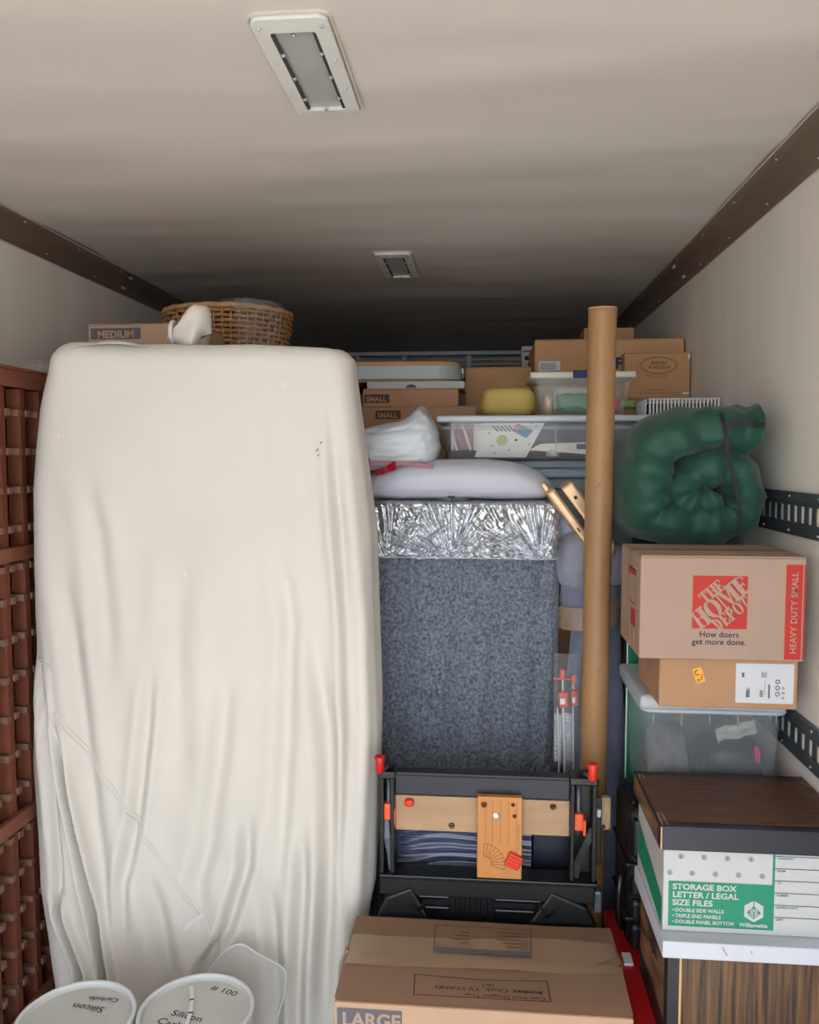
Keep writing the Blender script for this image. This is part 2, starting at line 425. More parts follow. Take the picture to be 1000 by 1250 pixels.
def cloth_ring(z, inset, disp=1):
    xl = interp(LEFT, z)+inset; xr = interp(RIGHT, z)-inset; yf = YF+inset; yr = YR_-inset
    r = max(.004, .075-inset*.8)
    P = []
    NF, NS, NB, NC = 190, 14, 20, 8
    for k in range(NF): P.append((xl+r+(xr-xl-2*r)*k/NF, yf, 0, -1))
    for k in range(NC): a = -PI/2+PI/2*k/NC; P.append((xr-r+r*math.cos(a), yf+r+r*math.sin(a), math.cos(a), math.sin(a)))
    for k in range(NS): P.append((xr, yf+r+(yr-yf-2*r)*k/NS, 1, 0))
    for k in range(NC): a = PI/2*k/NC; P.append((xr-r+r*math.cos(a), yr-r+r*math.sin(a), math.cos(a), math.sin(a)))
    for k in range(NB): P.append((xr-r-(xr-xl-2*r)*k/NB, yr, 0, 1))
    for k in range(NC): a = PI/2+PI/2*k/NC; P.append((xl+r+r*math.cos(a), yr-r+r*math.sin(a), math.cos(a), math.sin(a)))
    for k in range(NS): P.append((xl, yr-r-(yr-yf-2*r)*k/NS, -1, 0))
    for k in range(NC): a = PI+PI/2*k/NC; P.append((xl+r+r*math.cos(a), yf+r+r*math.sin(a), math.cos(a), math.sin(a)))
    out = []
    for x, y, nx, ny in P:
        d = cloth_pt(0, x, z, y, nx, ny)*disp
        out.append(Vector((x+nx*d, y+ny*d*(1 if ny < 0 else .3), z)))
    return out
bm = B(); rows = []
NZ = 190
R0 = .06
for j in range(NZ):
    z = .012+(ZTOP-R0-.012)*j/(NZ-1)
    rows.append(cloth_ring(z, 0))
def topbump(x, y):
    tl = math.exp(-((x+1.20)/.10)**2)*.012
    slope = -.012*max(0, (x+.85))/.45*max(0, (x+.85))/.45
    return tl+slope*1.6+.004*noise3(x*7, y*14, 3)+.003*math.sin(y*90+x*4)*math.exp(-((y-2.36)/.05)**2)
for k in range(1, 9):
    a = PI/2*k/8
    r = cloth_ring(ZTOP-R0, R0*(1-math.cos(a)), 1-k/9)
    rows.append([Vector((p.x, p.y, ZTOP-R0+R0*math.sin(a)+topbump(p.x, p.y)*k/8)) for p in r])
for k in range(1, 6):
    r = cloth_ring(ZTOP-R0, R0+(.108-R0)*k/5, 0)
    rows.append([Vector((p.x, p.y, ZTOP+topbump(p.x, p.y))) for p in r])
VV = [[bm.verts.new(p) for p in r] for r in rows]
n = len(VV[0])
for i in range(len(VV)-1):
    for k in range(n): bm.faces.new((VV[i][k], VV[i][(k+1)%n], VV[i+1][(k+1)%n], VV[i+1][k]))
bm.faces.new(VV[-1])
dc = thing('drop_cloth', 'large cream canvas drop cloth draped over a tall piece of furniture', 'drop cloth', (-.85, 2.43, 0))
obj('canvas', bm, 'cloth', dc, smooth=True)
def on_cloth(x, z, off=.0012): return Vector((x, YF-cloth_pt(0, x, z, YF, 0, -1)-off, z))
def seam(pts, name='seam'):
    pts = resc(pts, KF); dense = []
    for (xa, za), (xb, zb) in zip(pts, pts[1:]):
        for k in range(8): dense.append((xa+(xb-xa)*k/8, za+(zb-za)*k/8))
    for o in (-.005, .005):
        bm = B(); tube(bm, [on_cloth(x+o*.8, z+o*.6, .0005) for x, z in dense], (.0024), 6); obj(name, bm, 'cloth', dc, smooth=True)
seam([(-1.32,.985),(-1.28,.929),(-1.229,.852),(-1.151,.764),(-1.072,.641),(-.985,.508),(-.914,.398),(-.862,.329),(-.827,.259),(-.78,.214),(-.729,.137),(-.691,.046)])
seam([(-1.375,1.152),(-1.312,1.12)])
def cloth_mark(name, pts, m):
    bm = B(); pts = resc(pts, KF)
    bm.faces.new([bm.verts.new(on_cloth(x, z, .002)) for x, z in pts]); obj(name, bm, m, dc)
for cx, cz, s in ((-.495,1.79,1),(-.49,1.775,.8),(-.482,1.812,.9)):
    cloth_mark('small_tear', [(cx,cz),(cx+.005*s,cz+.003),(cx+.012*s,cz+.012*s),(cx+.004,cz+.007)], 'ink')
MATS['paintspot'] = MATS['edgewhite']
for cx, cz, rx, rz in ((-.585,1.395,.010,.008),(-.66,.92,.006,.004),(-.9,1.42,.005,.006),(-1.29,1.84,.004,.009),(-.59,1.99,.007,.005),(-.95,.33,.007,.005),(-.975,.285,.005,.006),(-.46,.41,.005,.004),(-.53,1.66,.004,.006),(-.47,1.05,.004,.006)):
    cloth_mark('paint_spot', [(cx+rx*math.cos(a*PI/4)*(.8+.3*random.random()), cz+rz*math.sin(a*PI/4)*(.8+.3*random.random())) for a in range(8)], 'paintspot')
cloth_mark('paint_spot', [(-.925,.305),(-.91,.325),(-.88,.34),(-.86,.355),(-.862,.342),(-.89,.322),(-.915,.298)], 'paintspot')
# bunched end of cloth on top
bm = B()
def tuft(u, v):
    a = 2*PI*u; t = v
    r = (.018+.045*math.sin(min(1, t*1.15)*PI/2))*(1 if t < .93 else (1-t)/.07*.9+.1)*(1+.13*math.sin(a*3+t*3)+.12*noise3(math.cos(a)*2, math.sin(a)*2, t*3))
    cx = -.945+.10*t; cz = 2.155-.012*t+.02*math.sin(t*PI)
    return (cx+.02*math.sin(a), 2.46+r*math.cos(a)*1.1, cz+r*math.sin(a)*(.9+.3*t))
grid(bm, tuft, 28, 24, wu=True); obj('bunched_end', bm, 'cloth', dc, smooth=True)
bm = B(); tube(bm, [(-.943, 2.46+.034*math.cos(a*PI/8), 2.155+.032*math.sin(a*PI/8)) for a in range(16)], .007, 6, closed=True); obj('hem', bm, 'cloth', dc, smooth=True)
# a loose fold lying across the top left of the cloth
bm = B()
def fold(u, v):
    x = -1.20+.22*u; a = PI*v
    h = .016*math.sin(PI*u)
    return (x, 2.33+.05*(1-math.cos(a))+.01*noise3(x*9, v, 1), ZTOP-.012+h*math.sin(a)+.012*math.sin(u*PI))
grid(bm, fold, 24, 10); obj('top_fold', bm, 'cloth', dc, smooth=True)

# ------------------------------------------------------------------ wine rack at the left wall
XF = -1.415
wr = thing('wine_rack', 'reddish brown wooden lattice wine rack standing along the wall beside the drop cloth', 'wine rack', (XF-.1, 2.35, 0))
Y0r, Y1r = 1.88, 2.86; cols = [Y0r+.01+.108*i for i in range(10)]
for z0, z1 in ((1.985, 2.034), (1.462, 1.505), (.645, .69), (.0, .06)):
    box_obj('board', 'board', wr, XF-.004, XF+.018, Y0r-.02, Y1r+.02, z0, z1, .003)
    box_obj('back_board', 'board', wr, XL+.012, XL+.03, Y0r-.02, Y1r+.02, z0, z1, .003)
box_obj('top_panel', 'board', wr, XL+.012, XF+.016, Y0r-.02, Y1r+.02, 2.0345, 2.046, .003)
ps = box_obj('front_post', 'redwood', wr, XF-.05, XF-.005, cols[0]-.013, cols[0]+.013, .0, 1.984)
bp_ = box_obj('back_post', 'redwood', wr, XL+.035, XL+.05, cols[0]-.046, cols[0]+.046, .0, 1.984)
rl = box_obj('bottle_rail', 'redwoodlight', wr, XL+.051, XF-.0, cols[0]-.034, cols[0]-.0135, .13, .15)
rl2 = box_obj('bottle_rail', 'redwoodlight', wr, XL+.051, XF-.0, cols[0]+.0135, cols[0]+.034, .13, .15)
for i, y in enumerate(cols):
    if i:
        inst(ps, (WP[ps].x, y, WP[ps].z), wr); inst(bp_, (WP[bp_].x, y, WP[bp_].z), wr)
    for k in range(16):
        z = .14+.118*k+(.0 if k < 5 else .02 if k < 11 else .0)
        if abs(z-.667) < .04 or abs(z-1.483) < .04 or z > 1.96: continue
        if i or k:
            inst(rl, (WP[rl].x, y-.02375, z), wr); inst(rl2, (WP[rl2].x, y+.02375, z), wr)
# crumpled plastic on the rack
bm = B(); blob(bm, (-1.46, 2.62, 2.07), (.03,.05,.022), amp=.5, fs=2.5, seed=3); o = obj('plastic_wrap', bm, 'filmdim', None, smooth=True)
tag(o, 'crumpled clear plastic lying on top of the wine rack', 'plastic')

# ------------------------------------------------------------------ cartons
def carton(label, x0, x1, y0, y1, z0, z1, m='card', group=None, tape=True, bev=.004, name='cardboard_box', fl=.004, seam_x=True):
    t = thing(name, label, 'box', ((x0+x1)/2, (y0+y1)/2, z0), group)
    box_obj('body', m, t, x0, x1, y0, y1, z0, z1-fl, bev)
    ym = (y0+y1)/2
    box_obj('flap', m, t, x0+.001, x1-.001, y0+.001, ym-.001, z1-fl, z1, .0012, 1)
    box_obj('flap', m, t, x0+.001, x1-.001, ym+.001, y1-.001, z1-fl, z1, .0012, 1)
    if tape:
        bm = B(); f = topf(0,0,z1); rect(bm, f, x0+.002, x1-.002, ym-.025, ym+.025, .0006)
        f2 = leftf(x0, 0, 0); rect(bm, f2, -(ym+.025), -(ym-.025), z1-.07, z1, .0008)
        obj('packing_tape', bm, 'tape', t)
    return t

# big carton in front, on the floor
LX0, LX1, LY0, LY1, LZ = -.355, .362, 1.89, 2.245, .462
t = thing('cardboard_box', 'big brown cardboard box on the floor marked LARGE with taped top flaps', 'box', (0, 2.07, 0))
bm = B(); bx(bm, LX0, LX1, LY0, LY1, 0, LZ-.012, .005); obj('body', bm, 'cardlarge', t)
ym = 2.058
for a, b, h0, h1 in ((LY0-.003, ym-.003, .0, .010), (ym+.003, LY1-.002, .012, .002)):
    bm = B()
    def flap(u, v):
        x = LX0+.002+(LX1-LX0-.004)*u; y = a+(b-a)*v
        return (x, y, LZ+h0+(h1-h0)*v+.003*noise3(x*4, y*6, 2))
    V = grid(bm, flap, 30, 8); g = bmesh.ops.solidify(bm, geom=bm.faces[:], thickness=.0045)
    obj('flap', bm, 'cardlarge', t)
bm = B()
def tp(u, v):
    x = LX0-.012+(LX1-LX0+.03)*u; y = ym-.045+.13*v+.015*noise3(x*3, v, 4)+.02*(u-.5)
    e = max(0, (x-LX1+.004))*4+max(0, LX0+.004-x)*5
    return (x, y, LZ+.0135+.003*noise3(x*7, y*12, 2)-e*.6)
grid(bm, tp, 60, 8); obj('packing_tape', bm, 'tape', t, smooth=True)
bm = B()
def tp2(u, v):
    z = LZ-.005-.17*v; y = ym-.06+.12*u
    return (LX0-.006-.004*noise3(y*20, z*10, 1)-.003, y, z)
grid(bm, tp2, 8, 12); obj('packing_tape', bm, 'tape', t, smooth=True)
zt = LZ+.0185
def line_up(fr, x0, x1, y0, y1, wd): return [(x0,y0),(x1,y0),(x1,y1),(x0,y1)]
f = topf(0, 0, zt)
bm = B(); stroke(bm, f, [(-.124,2.19),(.137,2.185),(.131,2.064),(-.122,2.069)], .0022, closed=True)
for k, (a, b) in enumerate(((-.03,-.055),(-.03,-.07),(-.03,-.08),(-.03,-.055))): rect(bm, f, b, a, 2.158-.016*k, 2.162-.016*k)
for k, (a, b) in enumerate(((.045,.11),(.045,.11),(.045,.11),(.06,.11),(.068,.11))): rect(bm, f, a, b, 2.165-.016*k, 2.169-.016*k)
for k in range(6): stroke(bm, f, [(.115,2.162-.014*k),(.124,2.162-.014*k),(.124,2.170-.014*k),(.115,2.170-.014*k)], .0012, closed=True)
obj('printed_panel', bm, 'inkdark', t, norm=False)
bm = B(); rect(bm, f, -.121, .131, 2.066, 2.086, .0008); obj('printed_bar', bm, 'inkgray', t, norm=False)
bm = B(); f2 = topf(0, 0, zt-.004); stroke(bm, f2, [(-.163,1.973),(.003,1.965),(.165,1.974),(.168,1.897),(-.16,1.895)], .0024, closed=True)
obj('marker_frame', bm, 'ink', t, norm=False)
def up(x, y): return Fr((x, y, zt-.004), (-1,0,0), (0,-1,0))
for s, x, y, sz, b in (('SALT', .035, 1.951, .017, 0), ('Bookes, Clock, TV STAND', .152, 1.934, .0185, 0), ('Cast Iron Dragon Tray', .158, 1.910, .0165, 0)):
    lettering(t, s, up(x, y), sz, 'ink', bold=.004, sx=.85 if len(s) < 5 else 1.28)
bm = B(); stroke(bm, up(0,0), [(-.15,-1.930),(-.075,-1.928),(-.15,-1.926),(-.075,-1.924)], .0012, .0009); obj('marker_strike', bm, 'ink', t, norm=False)
bm = B(); f = front(0, LY0, 0); rect(bm, f, -.347, -.188, .36, .437, .0012); obj('label_block', bm, 'inkgray', t, norm=False)
lettering(t, 'LARGE', front(-.335, LY0, .393), .048, 'cardpale', bold=.03, d=.002)

# ------------------------------------------------------------------ right-hand stack
# red tote
rt = thing('storage_tote', 'red plastic lidded tote on the floor under the stacked file boxes', 'tote', (.6, 2.1, 0))
bm = B(); bx(bm, .40, .835, 1.74, 2.46, 0, .345, .02, 3); obj('body', bm, 'redplastic', rt)
bm = B(); bx(bm, .375, .848, 1.71, 2.49, .345, .385, .012, 3); obj('lid', bm, 'redplastic', rt)
bm = B(); bx(bm, .392, .418, 2.20, 2.252, .385, .393, .002); bx(bm, .366, .376, 2.19, 2.25, .31, .39, .003); obj('latch', bm, 'galvlight', rt)
for y in (1.9, 2.1, 2.3): box_obj('rib', 'redplastic', rt, .392, .40, y, y+.03, .03, .33, .003)

# wood grain file box with white lid
fb = thing('file_box', 'dark wood-grain printed file box with a white lid, on the red tote', 'file box', (.64, 2.04, .385))
X0, X1, Y0, Y1 = .432, .842, 1.868, 2.19
box_obj('body', 'woodprintv', fb, X0, X1, Y0, Y1, .386, .64, .003)
bm = B(); rect(bm, front(0, Y0, 0), X0, X0+.026, .387, .639, .0012); obj('edge_band', bm, 'navy', fb, norm=False)
bm = B(); rect(bm, front(0, Y0, 0), X0+.026, X0+.031, .387, .639, .0012); obj('edge_stripe', bm, 'cardedge', fb, norm=False)
bm = B(); rect(bm, leftf(X0, 0, 0), -Y1+.004, -Y0-.03, .45, .632, .0012); obj('side_print', bm, 'woodprintside', fb, norm=False)
bm = B(); rect(bm, leftf(X0, 0, 0), -Y1+.004, -Y0-.002, .387, .449, .0012); rect(bm, leftf(X0, 0, 0), -Y0-.03, -Y0-.002, .449, .639, .0012); obj('side_band', bm, 'dark', fb, norm=False)
for k in range(5):
    bm = B(); stroke(bm, leftf(X0, 0, 0), [(-2.06-.01*k,.55+.012*k),(-2.035,.53+.016*k),(-2.01+.01*k,.545)], .006, .002); obj('side_emblem', bm, 'ink', fb, norm=False)
LDX0, LDX1, LDY0, LDY1 = .416, .85, 1.852, 2.206
box_obj('lid', 'lidwhite', fb, LDX0, LDX1, LDY0, LDY1, .628, .668, .003)
for y in (2.10, 1.94):
    bm = B(); stroke(bm, topf(0,0,.668), [(.424,y),(.432,y),(.440,y-.028),(.432,y-.03)], .003, .0008, closed=True); obj('lid_slot', bm, 'cardedge', fb, norm=False)
bm = B(); f = front(0, LDY0, 0); stroke(bm, f, [(.548,.662),(.553,.652),(.560,.642)], .0016, .0008); obj('scuff', bm, 'inkgray', fb, norm=False); bm = B(); stroke(bm, f, [(.611,.656),(.614,.653),(.612,.65)], .0014, .0008); obj('scuff', bm, 'inkgray', fb, norm=False)

# white storage box
sb = thing('file_box', 'white and green printed STORAGE BOX with a dark wood-grain lid', 'file box', (.64, 2.05, .668))
X0, X1, Y0, Y1 = .424, .838, 1.895, 2.205
box_obj('body', 'boxwhite', sb, X0, X1, Y0, Y1, .669, .90, .002)
f = front(0, Y0, 0)
bm = B(); rect(bm, f, .436, .674, .682, .790, .001); rect(bm, f, .669, .674, .790, .868, .001); obj('green_panel', bm, 'boxgreen', sb, norm=False)
bm = B(); fl = leftf(X0, 0, 0); poly(bm, fl, [(-Y1+.01,.80),(-Y0-.012,.74),(-Y0-.012,.675),(-Y1+.01,.71)], .001); obj('green_panel', bm, 'boxgreen', sb, norm=False)
for s, z in (('STORAGE BOX', .771), ('LETTER / LEGAL', .752), ('SIZE FILES', .733)):
    lettering(sb, s, front(.445, Y0, z), .019, 'boxwhite', bold=.028, sx=1.12, d=.0018)
for s, z in (('DOUBLE SIDE WALLS', .7175), ('TRIPLE END PANELS', .7035), ('DOUBLE PANEL BOTTOM', .6895)):
    lettering(sb, s, front(.452, Y0, z), .0118, 'boxwhite', bold=.03, d=.0018, sx=.98)
    bm = B(); poly(bm, f, ell(.4475, z+.004, .0018, .0018, 8), .0018); obj('bullet', bm, 'boxwhite', sb, norm=False)
lettering(sb, 'Willamette', front(.597, Y0, .688), .014, 'boxwhite', bold=.03, d=.0018)
cx, cz = .629, .726
hexa = [(cx+.026*math.cos(PI/2+k*PI/3)*.95, cz+.026*math.sin(PI/2+k*PI/3)) for k in range(6)]
bm = B(); poly(bm, f, hexa, .0018); obj('emblem', bm, 'boxwhite', sb, norm=False)
bm = B()
poly(bm, f, [(cx, cz+.013), (cx+.016, cz-.003), (cx, cz-.019), (cx-.016, cz-.003)], .0024)
rect(bm, f, cx-.0012, cx+.0012, cz+.012, cz+.027, .0024); obj('emblem_leaf', bm, 'boxgreen', sb, norm=False)
bm = B(); stroke(bm, f, [(cx, cz-.016), (cx, cz+.006)], .0026, .003)
for k in range(3):
    for s in (-1, 1): stroke(bm, f, [(cx, cz-.014+.006*k), (cx+s*(.009-.0015*k), cz-.004+.0055*k)], .0024, .003)
obj('emblem_vein', bm, 'boxwhite', sb, norm=False)
for row, (z, xs) in enumerate(((.849, (.463,.515,.567,.62)), (.810, (.438,.489,.541,.593,.646)))):
    for x in xs:
        z_ = z+.000*(x-.43)
        bm = B(); stroke(bm, f, ell(x, z_, .0052, .0052, 12), .0011, .001, closed=True); poly(bm, f, [(x-.0018,z_-.0022),(x+.0018,z_-.0022),(x+.0016,z_+.0005),(x,z_+.0028),(x-.0016,z_+.0005)], .001); obj('leaf_mark', bm, 'boxink', sb, norm=False)
bm = B()
for k in range(6): rect(bm, f, .674, X1-.003, .858-.029*k, .8595-.029*k, .001)
obj('form_line', bm, 'boxink', sb, norm=False)
for k, s in enumerate(('CONTENTS', 'FROM', 'TO', 'NUMBER', 'DESTROY DATE', 'DEPT.')):
    lettering(sb, s, front(.679, Y0, .851-.029*k), .0068, 'boxink', bold=.01, d=.001)
lx0, lx1, ly0, ly1 = .412, .851, 1.882, 2.218
bm = B(); bx(bm, lx0, lx1, ly0, ly1, .868, .925, .002); obj('lid', bm, 'navy', sb)
bm = B(); rect(bm, topf(0,0,.925), lx0+.004, lx1-.003, ly0+.022, ly1-.03, .0012); obj('wood_print', bm, 'woodprint', sb, norm=False)
bm = B(); rect(bm, leftf(lx0,0,0), -ly1+.02, -ly0-.02, .872, .922, .0012); obj('side_print', bm, 'woodprintside', sb, norm=False)
for y in (ly0+.004, ly0+.035, ly1-.06):
    bm = B(); stroke(bm, topf(0,0,.926), [(lx0+.006,y),(lx0+.006,y+.03),(lx0+.016,y+.03),(lx0+.018,y)], .0022, .0012); obj('corner_tab', bm, 'cardedge', sb, norm=False)
bm = B(); stroke(bm, topf(0,0,.926), [(lx1-.02,ly1-.045),(lx1-.006,ly1-.08)], .002, .0012); obj('corner_tab', bm, 'cardedge', sb, norm=False)
bm = B(); rect(bm, front(0, ly0, 0), lx0+.001, lx0+.004, .87, .923, .001); obj('corner_edge', bm, 'cardedge', sb, norm=False)

# hidden carton carrying the clear tote
carton('plain brown cardboard box wedged behind the file boxes under the clear tote', .57, .846, 2.245, 2.545, .386, .80, 'carddark', tape=False)

# clear tote
ct = thing('storage_tote', 'clear plastic tote with a frosted lid under the box with the white shipping label', 'tote', (.63, 2.4, .80))
def taper_shell(bm, x0, x1, y0, y1, z0, z1, tp_, r=.03, n=5):
    rings = []
    for k in range(5):
        s = k/4; i = tp_*(1-s)
        rings.append([bm.verts.new((u, v, z0+(z1-z0)*s)) for u, v in rrect(x0+i, x1-i, y0+i, y1-i, r, n)])
    m = len(rings[0])
    for a, b in zip(rings, rings[1:]):
        for i in range(m): bm.faces.new((a[i], a[(i+1)%m], b[(i+1)%m], b[i]))
    bm.faces.new(rings[0])
bm = B(); taper_shell(bm, .448, .815, 2.262, 2.58, .802, 1.088, .012); obj('body', bm, 'cleartote', ct, smooth=True)
bm = B(); bx(bm, .43, .818, 2.238, 2.60, 1.088, 1.128, .012, 3); obj('lid', bm, 'totelid', ct)
for x in (.47, .545, .62, .695, .77): box_obj('rib', 'cleartote', ct, x-.002, x+.002, 2.254, 2.262, 1.045, 1.088)
bm = B(); tube(bm, [(u, v, 1.083) for u, v in rrect(.44, .822, 2.25, 2.59, .03)], .006, 6, closed=True); obj('rim', bm, 'totelid', ct, smooth=True)
def inside(name, label, cat, bm, m, smooth=False): return tag(obj(name, bm, m, None, smooth=smooth), label, cat)
bm = B(); M = Matrix.Translation((.70,2.29,1.02)) @ Matrix.Rotation(-.35,4,'Y') @ Matrix.Rotation(.5,4,'X')
def sh(u, v): return M @ Vector((-.055+.11*u, .012*noise3(u*3,v*3,0), -.03+.06*v+.004*math.sin(u*5)))
grid(bm, sh, 14, 8); bmesh.ops.solidify(bm, geom=bm.faces[:], thickness=.001); inside('paper_slip', 'creased white paper slip inside the clear tote', 'paper', bm, 'paper')
bm = B(); blob(bm, (.715,2.40,.89), (.08,.09,.078), e=4, amp=.06); inside('dark_pouch', 'black pouch lying inside the clear tote', 'pouch', bm, 'navy', True)
bm = B(); blob(bm, (.54,2.41,.905), (.058,.09,.085), e=2.6, amp=.25, fs=2); inside('plastic_bag', 'crumpled grey plastic bag inside the clear tote', 'bag', bm, 'inkgray', True)
bm = B(); blob(bm, (.60,2.30,.836), (.03,.02,.014), amp=.3); inside('red_clip', 'red plastic clip on the floor of the clear tote', 'clip', bm, 'redclip', True)
bm = B(); tube(bm, [(.762,2.30,.93),(.763,2.30,.95),(.761,2.305,.972)], .007, 8); inside('pink_pen', 'bright pink pen leaning inside the clear tote', 'pen', bm, 'magenta', True)
# green box behind the tote
gb = thing('game_box', 'tall green printed box squeezed in behind the clear tote', 'box', (.47, 2.606, .55))
box_obj('body', 'ctgreen', gb, .455, .53, 2.604, 2.616, .55, 1.24, .002)
bm = B(); rect(bm, front(0,2.604,0), .455, .459, .55, 1.24, .001); obj('edge_strip', bm, 'galvlight', gb, norm=False)
carton('plain brown cardboard box filling the gap under the green printed box', .47, .56, 2.58, 2.625, 0, .549, 'carddark', tape=False)

# box with shipping label
lb = carton('low brown cardboard box with a white shipping label and an orange sticker', .457, .802, 2.135, 2.42, 1.129, 1.262, 'card2')
f = front(0, 2.135, 0)
bm = B(); poly(bm, f, rrect(.648, .792, 1.145, 1.248, .004), .001); o = obj('shipping_label', bm, 'label', lb, norm=False); o['label'] = 'white shipping label'
def lprint(nm, fn):
    bm = B(); fn(bm); obj(nm, bm, 'inkgray', lb, norm=False)
lprint('label_mark', lambda b: rect(b, f, .663, .669, 1.212, 1.224, .0018))
lprint('label_text', lambda b: [rect(b, f, .674+.0016*k, .6752+.0016*k, 1.16, 1.178+.004*(k%3), .0018) for k in range(6)])
lprint('label_text', lambda b: [rect(b, f, .708, .716, 1.162+.0045*k, 1.165+.0045*k, .0018) for k in range(4)])
lprint('label_barcode', lambda b: [stroke(b, f, [(.712+.003*k,1.212),(.712+.003*k,1.226)], .0012, .0018) for k in range(5)])
lprint('label_bar', lambda b: rect(b, f, .729, .733, 1.158, 1.195, .0018))
for k in range(3):
    lprint('label_symbol', lambda b: stroke(b, f, ell(.752, 1.17+.016*k, .005, .005, 8), .0022, .0018, closed=True))
    lprint('label_symbol', lambda b: stroke(b, f, ell(.766, 1.16+.013*k, .003, .003, 4), .0014, .0018, closed=True))
lprint('label_line', lambda b: rect(b, f, .72, .7208, 1.168, 1.205, .0018))
bm = B(); M2 = lambda x, z, a=.22: (.552+x*math.cos(a)+z*math.sin(a)*1, 1.213+z*math.cos(a)-x*math.sin(a)*-1)
def orr(x, z, a=.3): return (.556+x*math.cos(a)-z*math.sin(a), 1.214+x*math.sin(a)+z*math.cos(a))
poly(bm, f, [orr(x, z) for x, z in rrect(-.012, .012, -.02, .02, .004)], .0012); obj('orange_sticker', bm, 'orangelabel', lb, norm=False)
bm = B()
stroke(bm, f, [orr(*p) for p in ell(-.003,.008,.005,.006,10,PI*.3,PI*1.7)], .002, .0018)
for k in range(4): stroke(bm, f, [orr(.004-.001*k,-.002-.0035*k),orr(.009-.001*k,-.001-.0035*k)], .0013, .0018)
stroke(bm, f, [orr(*p) for p in ell(-.005,-.012,.003,.003,8)], .0014, .0018, closed=True)
obj('sticker_writing', bm, 'ink', lb, norm=False)

# home improvement store box
hb = carton('cardboard moving box with a big red square logo and red side stripe', .398, .802, 2.10, 2.385, 1.263, 1.527, 'cardpale')
f = front(0, 2.10, 0)
bm = B(); rect(bm, f, .527, .661, 1.343, 1.477, .0010); obj('red_logo', bm, 'hdred', hb, norm=False)
def glyph(ch):
    T, S = .29, .12            # stem and serif thickness; height 1
    def stem(x, y0=0, y1=1, wd=T, ser=.07): return [[(x-ser,y0),(x+wd+ser,y0),(x+wd+ser,y0+S*.8),(x-ser,y0+S*.8)],[(x,y0),(x+wd,y0),(x+wd,y1),(x,y1)],[(x-ser,y1-S*.8),(x+wd+ser,y1-S*.8),(x+wd+ser,y1),(x-ser,y1)]]
    R = lambda a, b, c, d: [(a,c),(b,c),(b,d),(a,d)]
    def arc(cx, cy, ro, rox, ri, rix, a0, a1, n=14):
        o = []
        for k in range(n):
            p = a0+(a1-a0)*k/n; q = a0+(a1-a0)*(k+1)/n
            o.append([(cx+rox*math.cos(p),cy+ro*math.sin(p)),(cx+rox*math.cos(q),cy+ro*math.sin(q)),(cx+rix*math.cos(q),cy+ri*math.sin(q)),(cx+rix*math.cos(p),cy+ri*math.sin(p))])
        return o
    if ch == 'H': return stem(.07)+stem(.6)+[R(.31,.41,.45,.56),R(.5,.6,.45,.56)], .93
    if ch == 'T': return stem(.3, 0, 1)+[R(.02,.84,.9,1),[(.02,.66),(.1,.66),(.16,.92),(.02,.92)],[(.84,.66),(.76,.66),(.70,.92),(.84,.92)]], .88
    if ch == 'E': return stem(.07)+[R(.31,.7,.9,1),R(.31,.7,0,.1),R(.36,.52,.45,.55),[(.72,.68),(.64,.68),(.56,.92),(.72,.92)],[(.74,.34),(.66,.34),(.58,.08),(.74,.08)],R(.5,.56,.36,.64)], .8
    if ch == 'O': return arc(.42,.5,.5,.42,.4,.16,PI/2+.12,3*PI/2-.12)+arc(.46,.5,.5,.42,.4,.16,-PI/2+.12,PI/2-.12), .92
    if ch == 'M': return [R(.07,.17,0,1),R(0,.26,0,.08),R(0,.3,.92,1),[(.17,1),(.40,1),(.64,.18),(.52,.0)],[(.52,0),(.6,0),(.88,1),(.78,1)]]+stem(.80), 1.16
    if ch == 'D': return stem(.07)+arc(.34,.5,.5,.48,.4,.2,-PI/2+.05,PI/2-.05), .9
    if ch == 'P': return stem(.07)+arc(.34,.72,.28,.42,.18,.16,-PI/2+.05,PI/2-.05), .84
dd = [0]
bm = B()
def slab(word, cx, cz, h, wid, ang):
    gl = [glyph(c) for c in word]; W = sum(g[1] for g in gl); x = 0; ca, sa = math.cos(ang), math.sin(ang)
    for ps_, a in gl:
        for pg in ps_:
            q = []
            for px, py in pg:
                u = ((x+px)/W-.5)*wid; v = (py-.5)*h
                q.append((min(.661, max(.527, cx+u*ca-v*sa)), min(1.477, max(1.343, cz+u*sa+v*ca))))
            try: dd[0] += 1.5e-5; poly(bm, f, q, .0018+dd[0])
            except ValueError: pass
        x += a
AN = math.radians(41)
slab('THE', .5735, 1.4375, .031, .066, AN); slab('HOME', .5945, 1.4105, .049, .170, AN); slab('DEPOT', .6225, 1.383, .033, .108, AN)
o = obj('logo_lettering', bm, 'cardpale', hb, norm=False)
lettering(hb, 'How doers', front(.594, 2.10, 1.3215), .0212, 'ink', bold=.008, align='CENTER')
lettering(hb, 'get more done.', front(.594, 2.10, 1.3025), .0212, 'ink', bold=.008, align='CENTER')
bm = B(); rect(bm, f, .753, .793, 1.268, 1.507, .0010); rect(bm, f, .796, .8005, 1.268, 1.507, .0010); obj('red_stripe', bm, 'hdred', hb, norm=False)
lettering(hb, 'HEAVY DUTY SMALL', Fr((.781, 2.10, 1.283), (0,0,1), (-1,0,0)), .0213, 'cardpale', bold=.014, d=.0018, space=1.06)
bm = B(); f3 = topf(0,0,1.527); rect(bm, f3, .45, .56, 2.14, 2.22, .0005); rect(bm, f3, .58, .66, 2.14, 2.22, .0005); obj('hand_panel_print', bm, 'carddark', hb, norm=False)
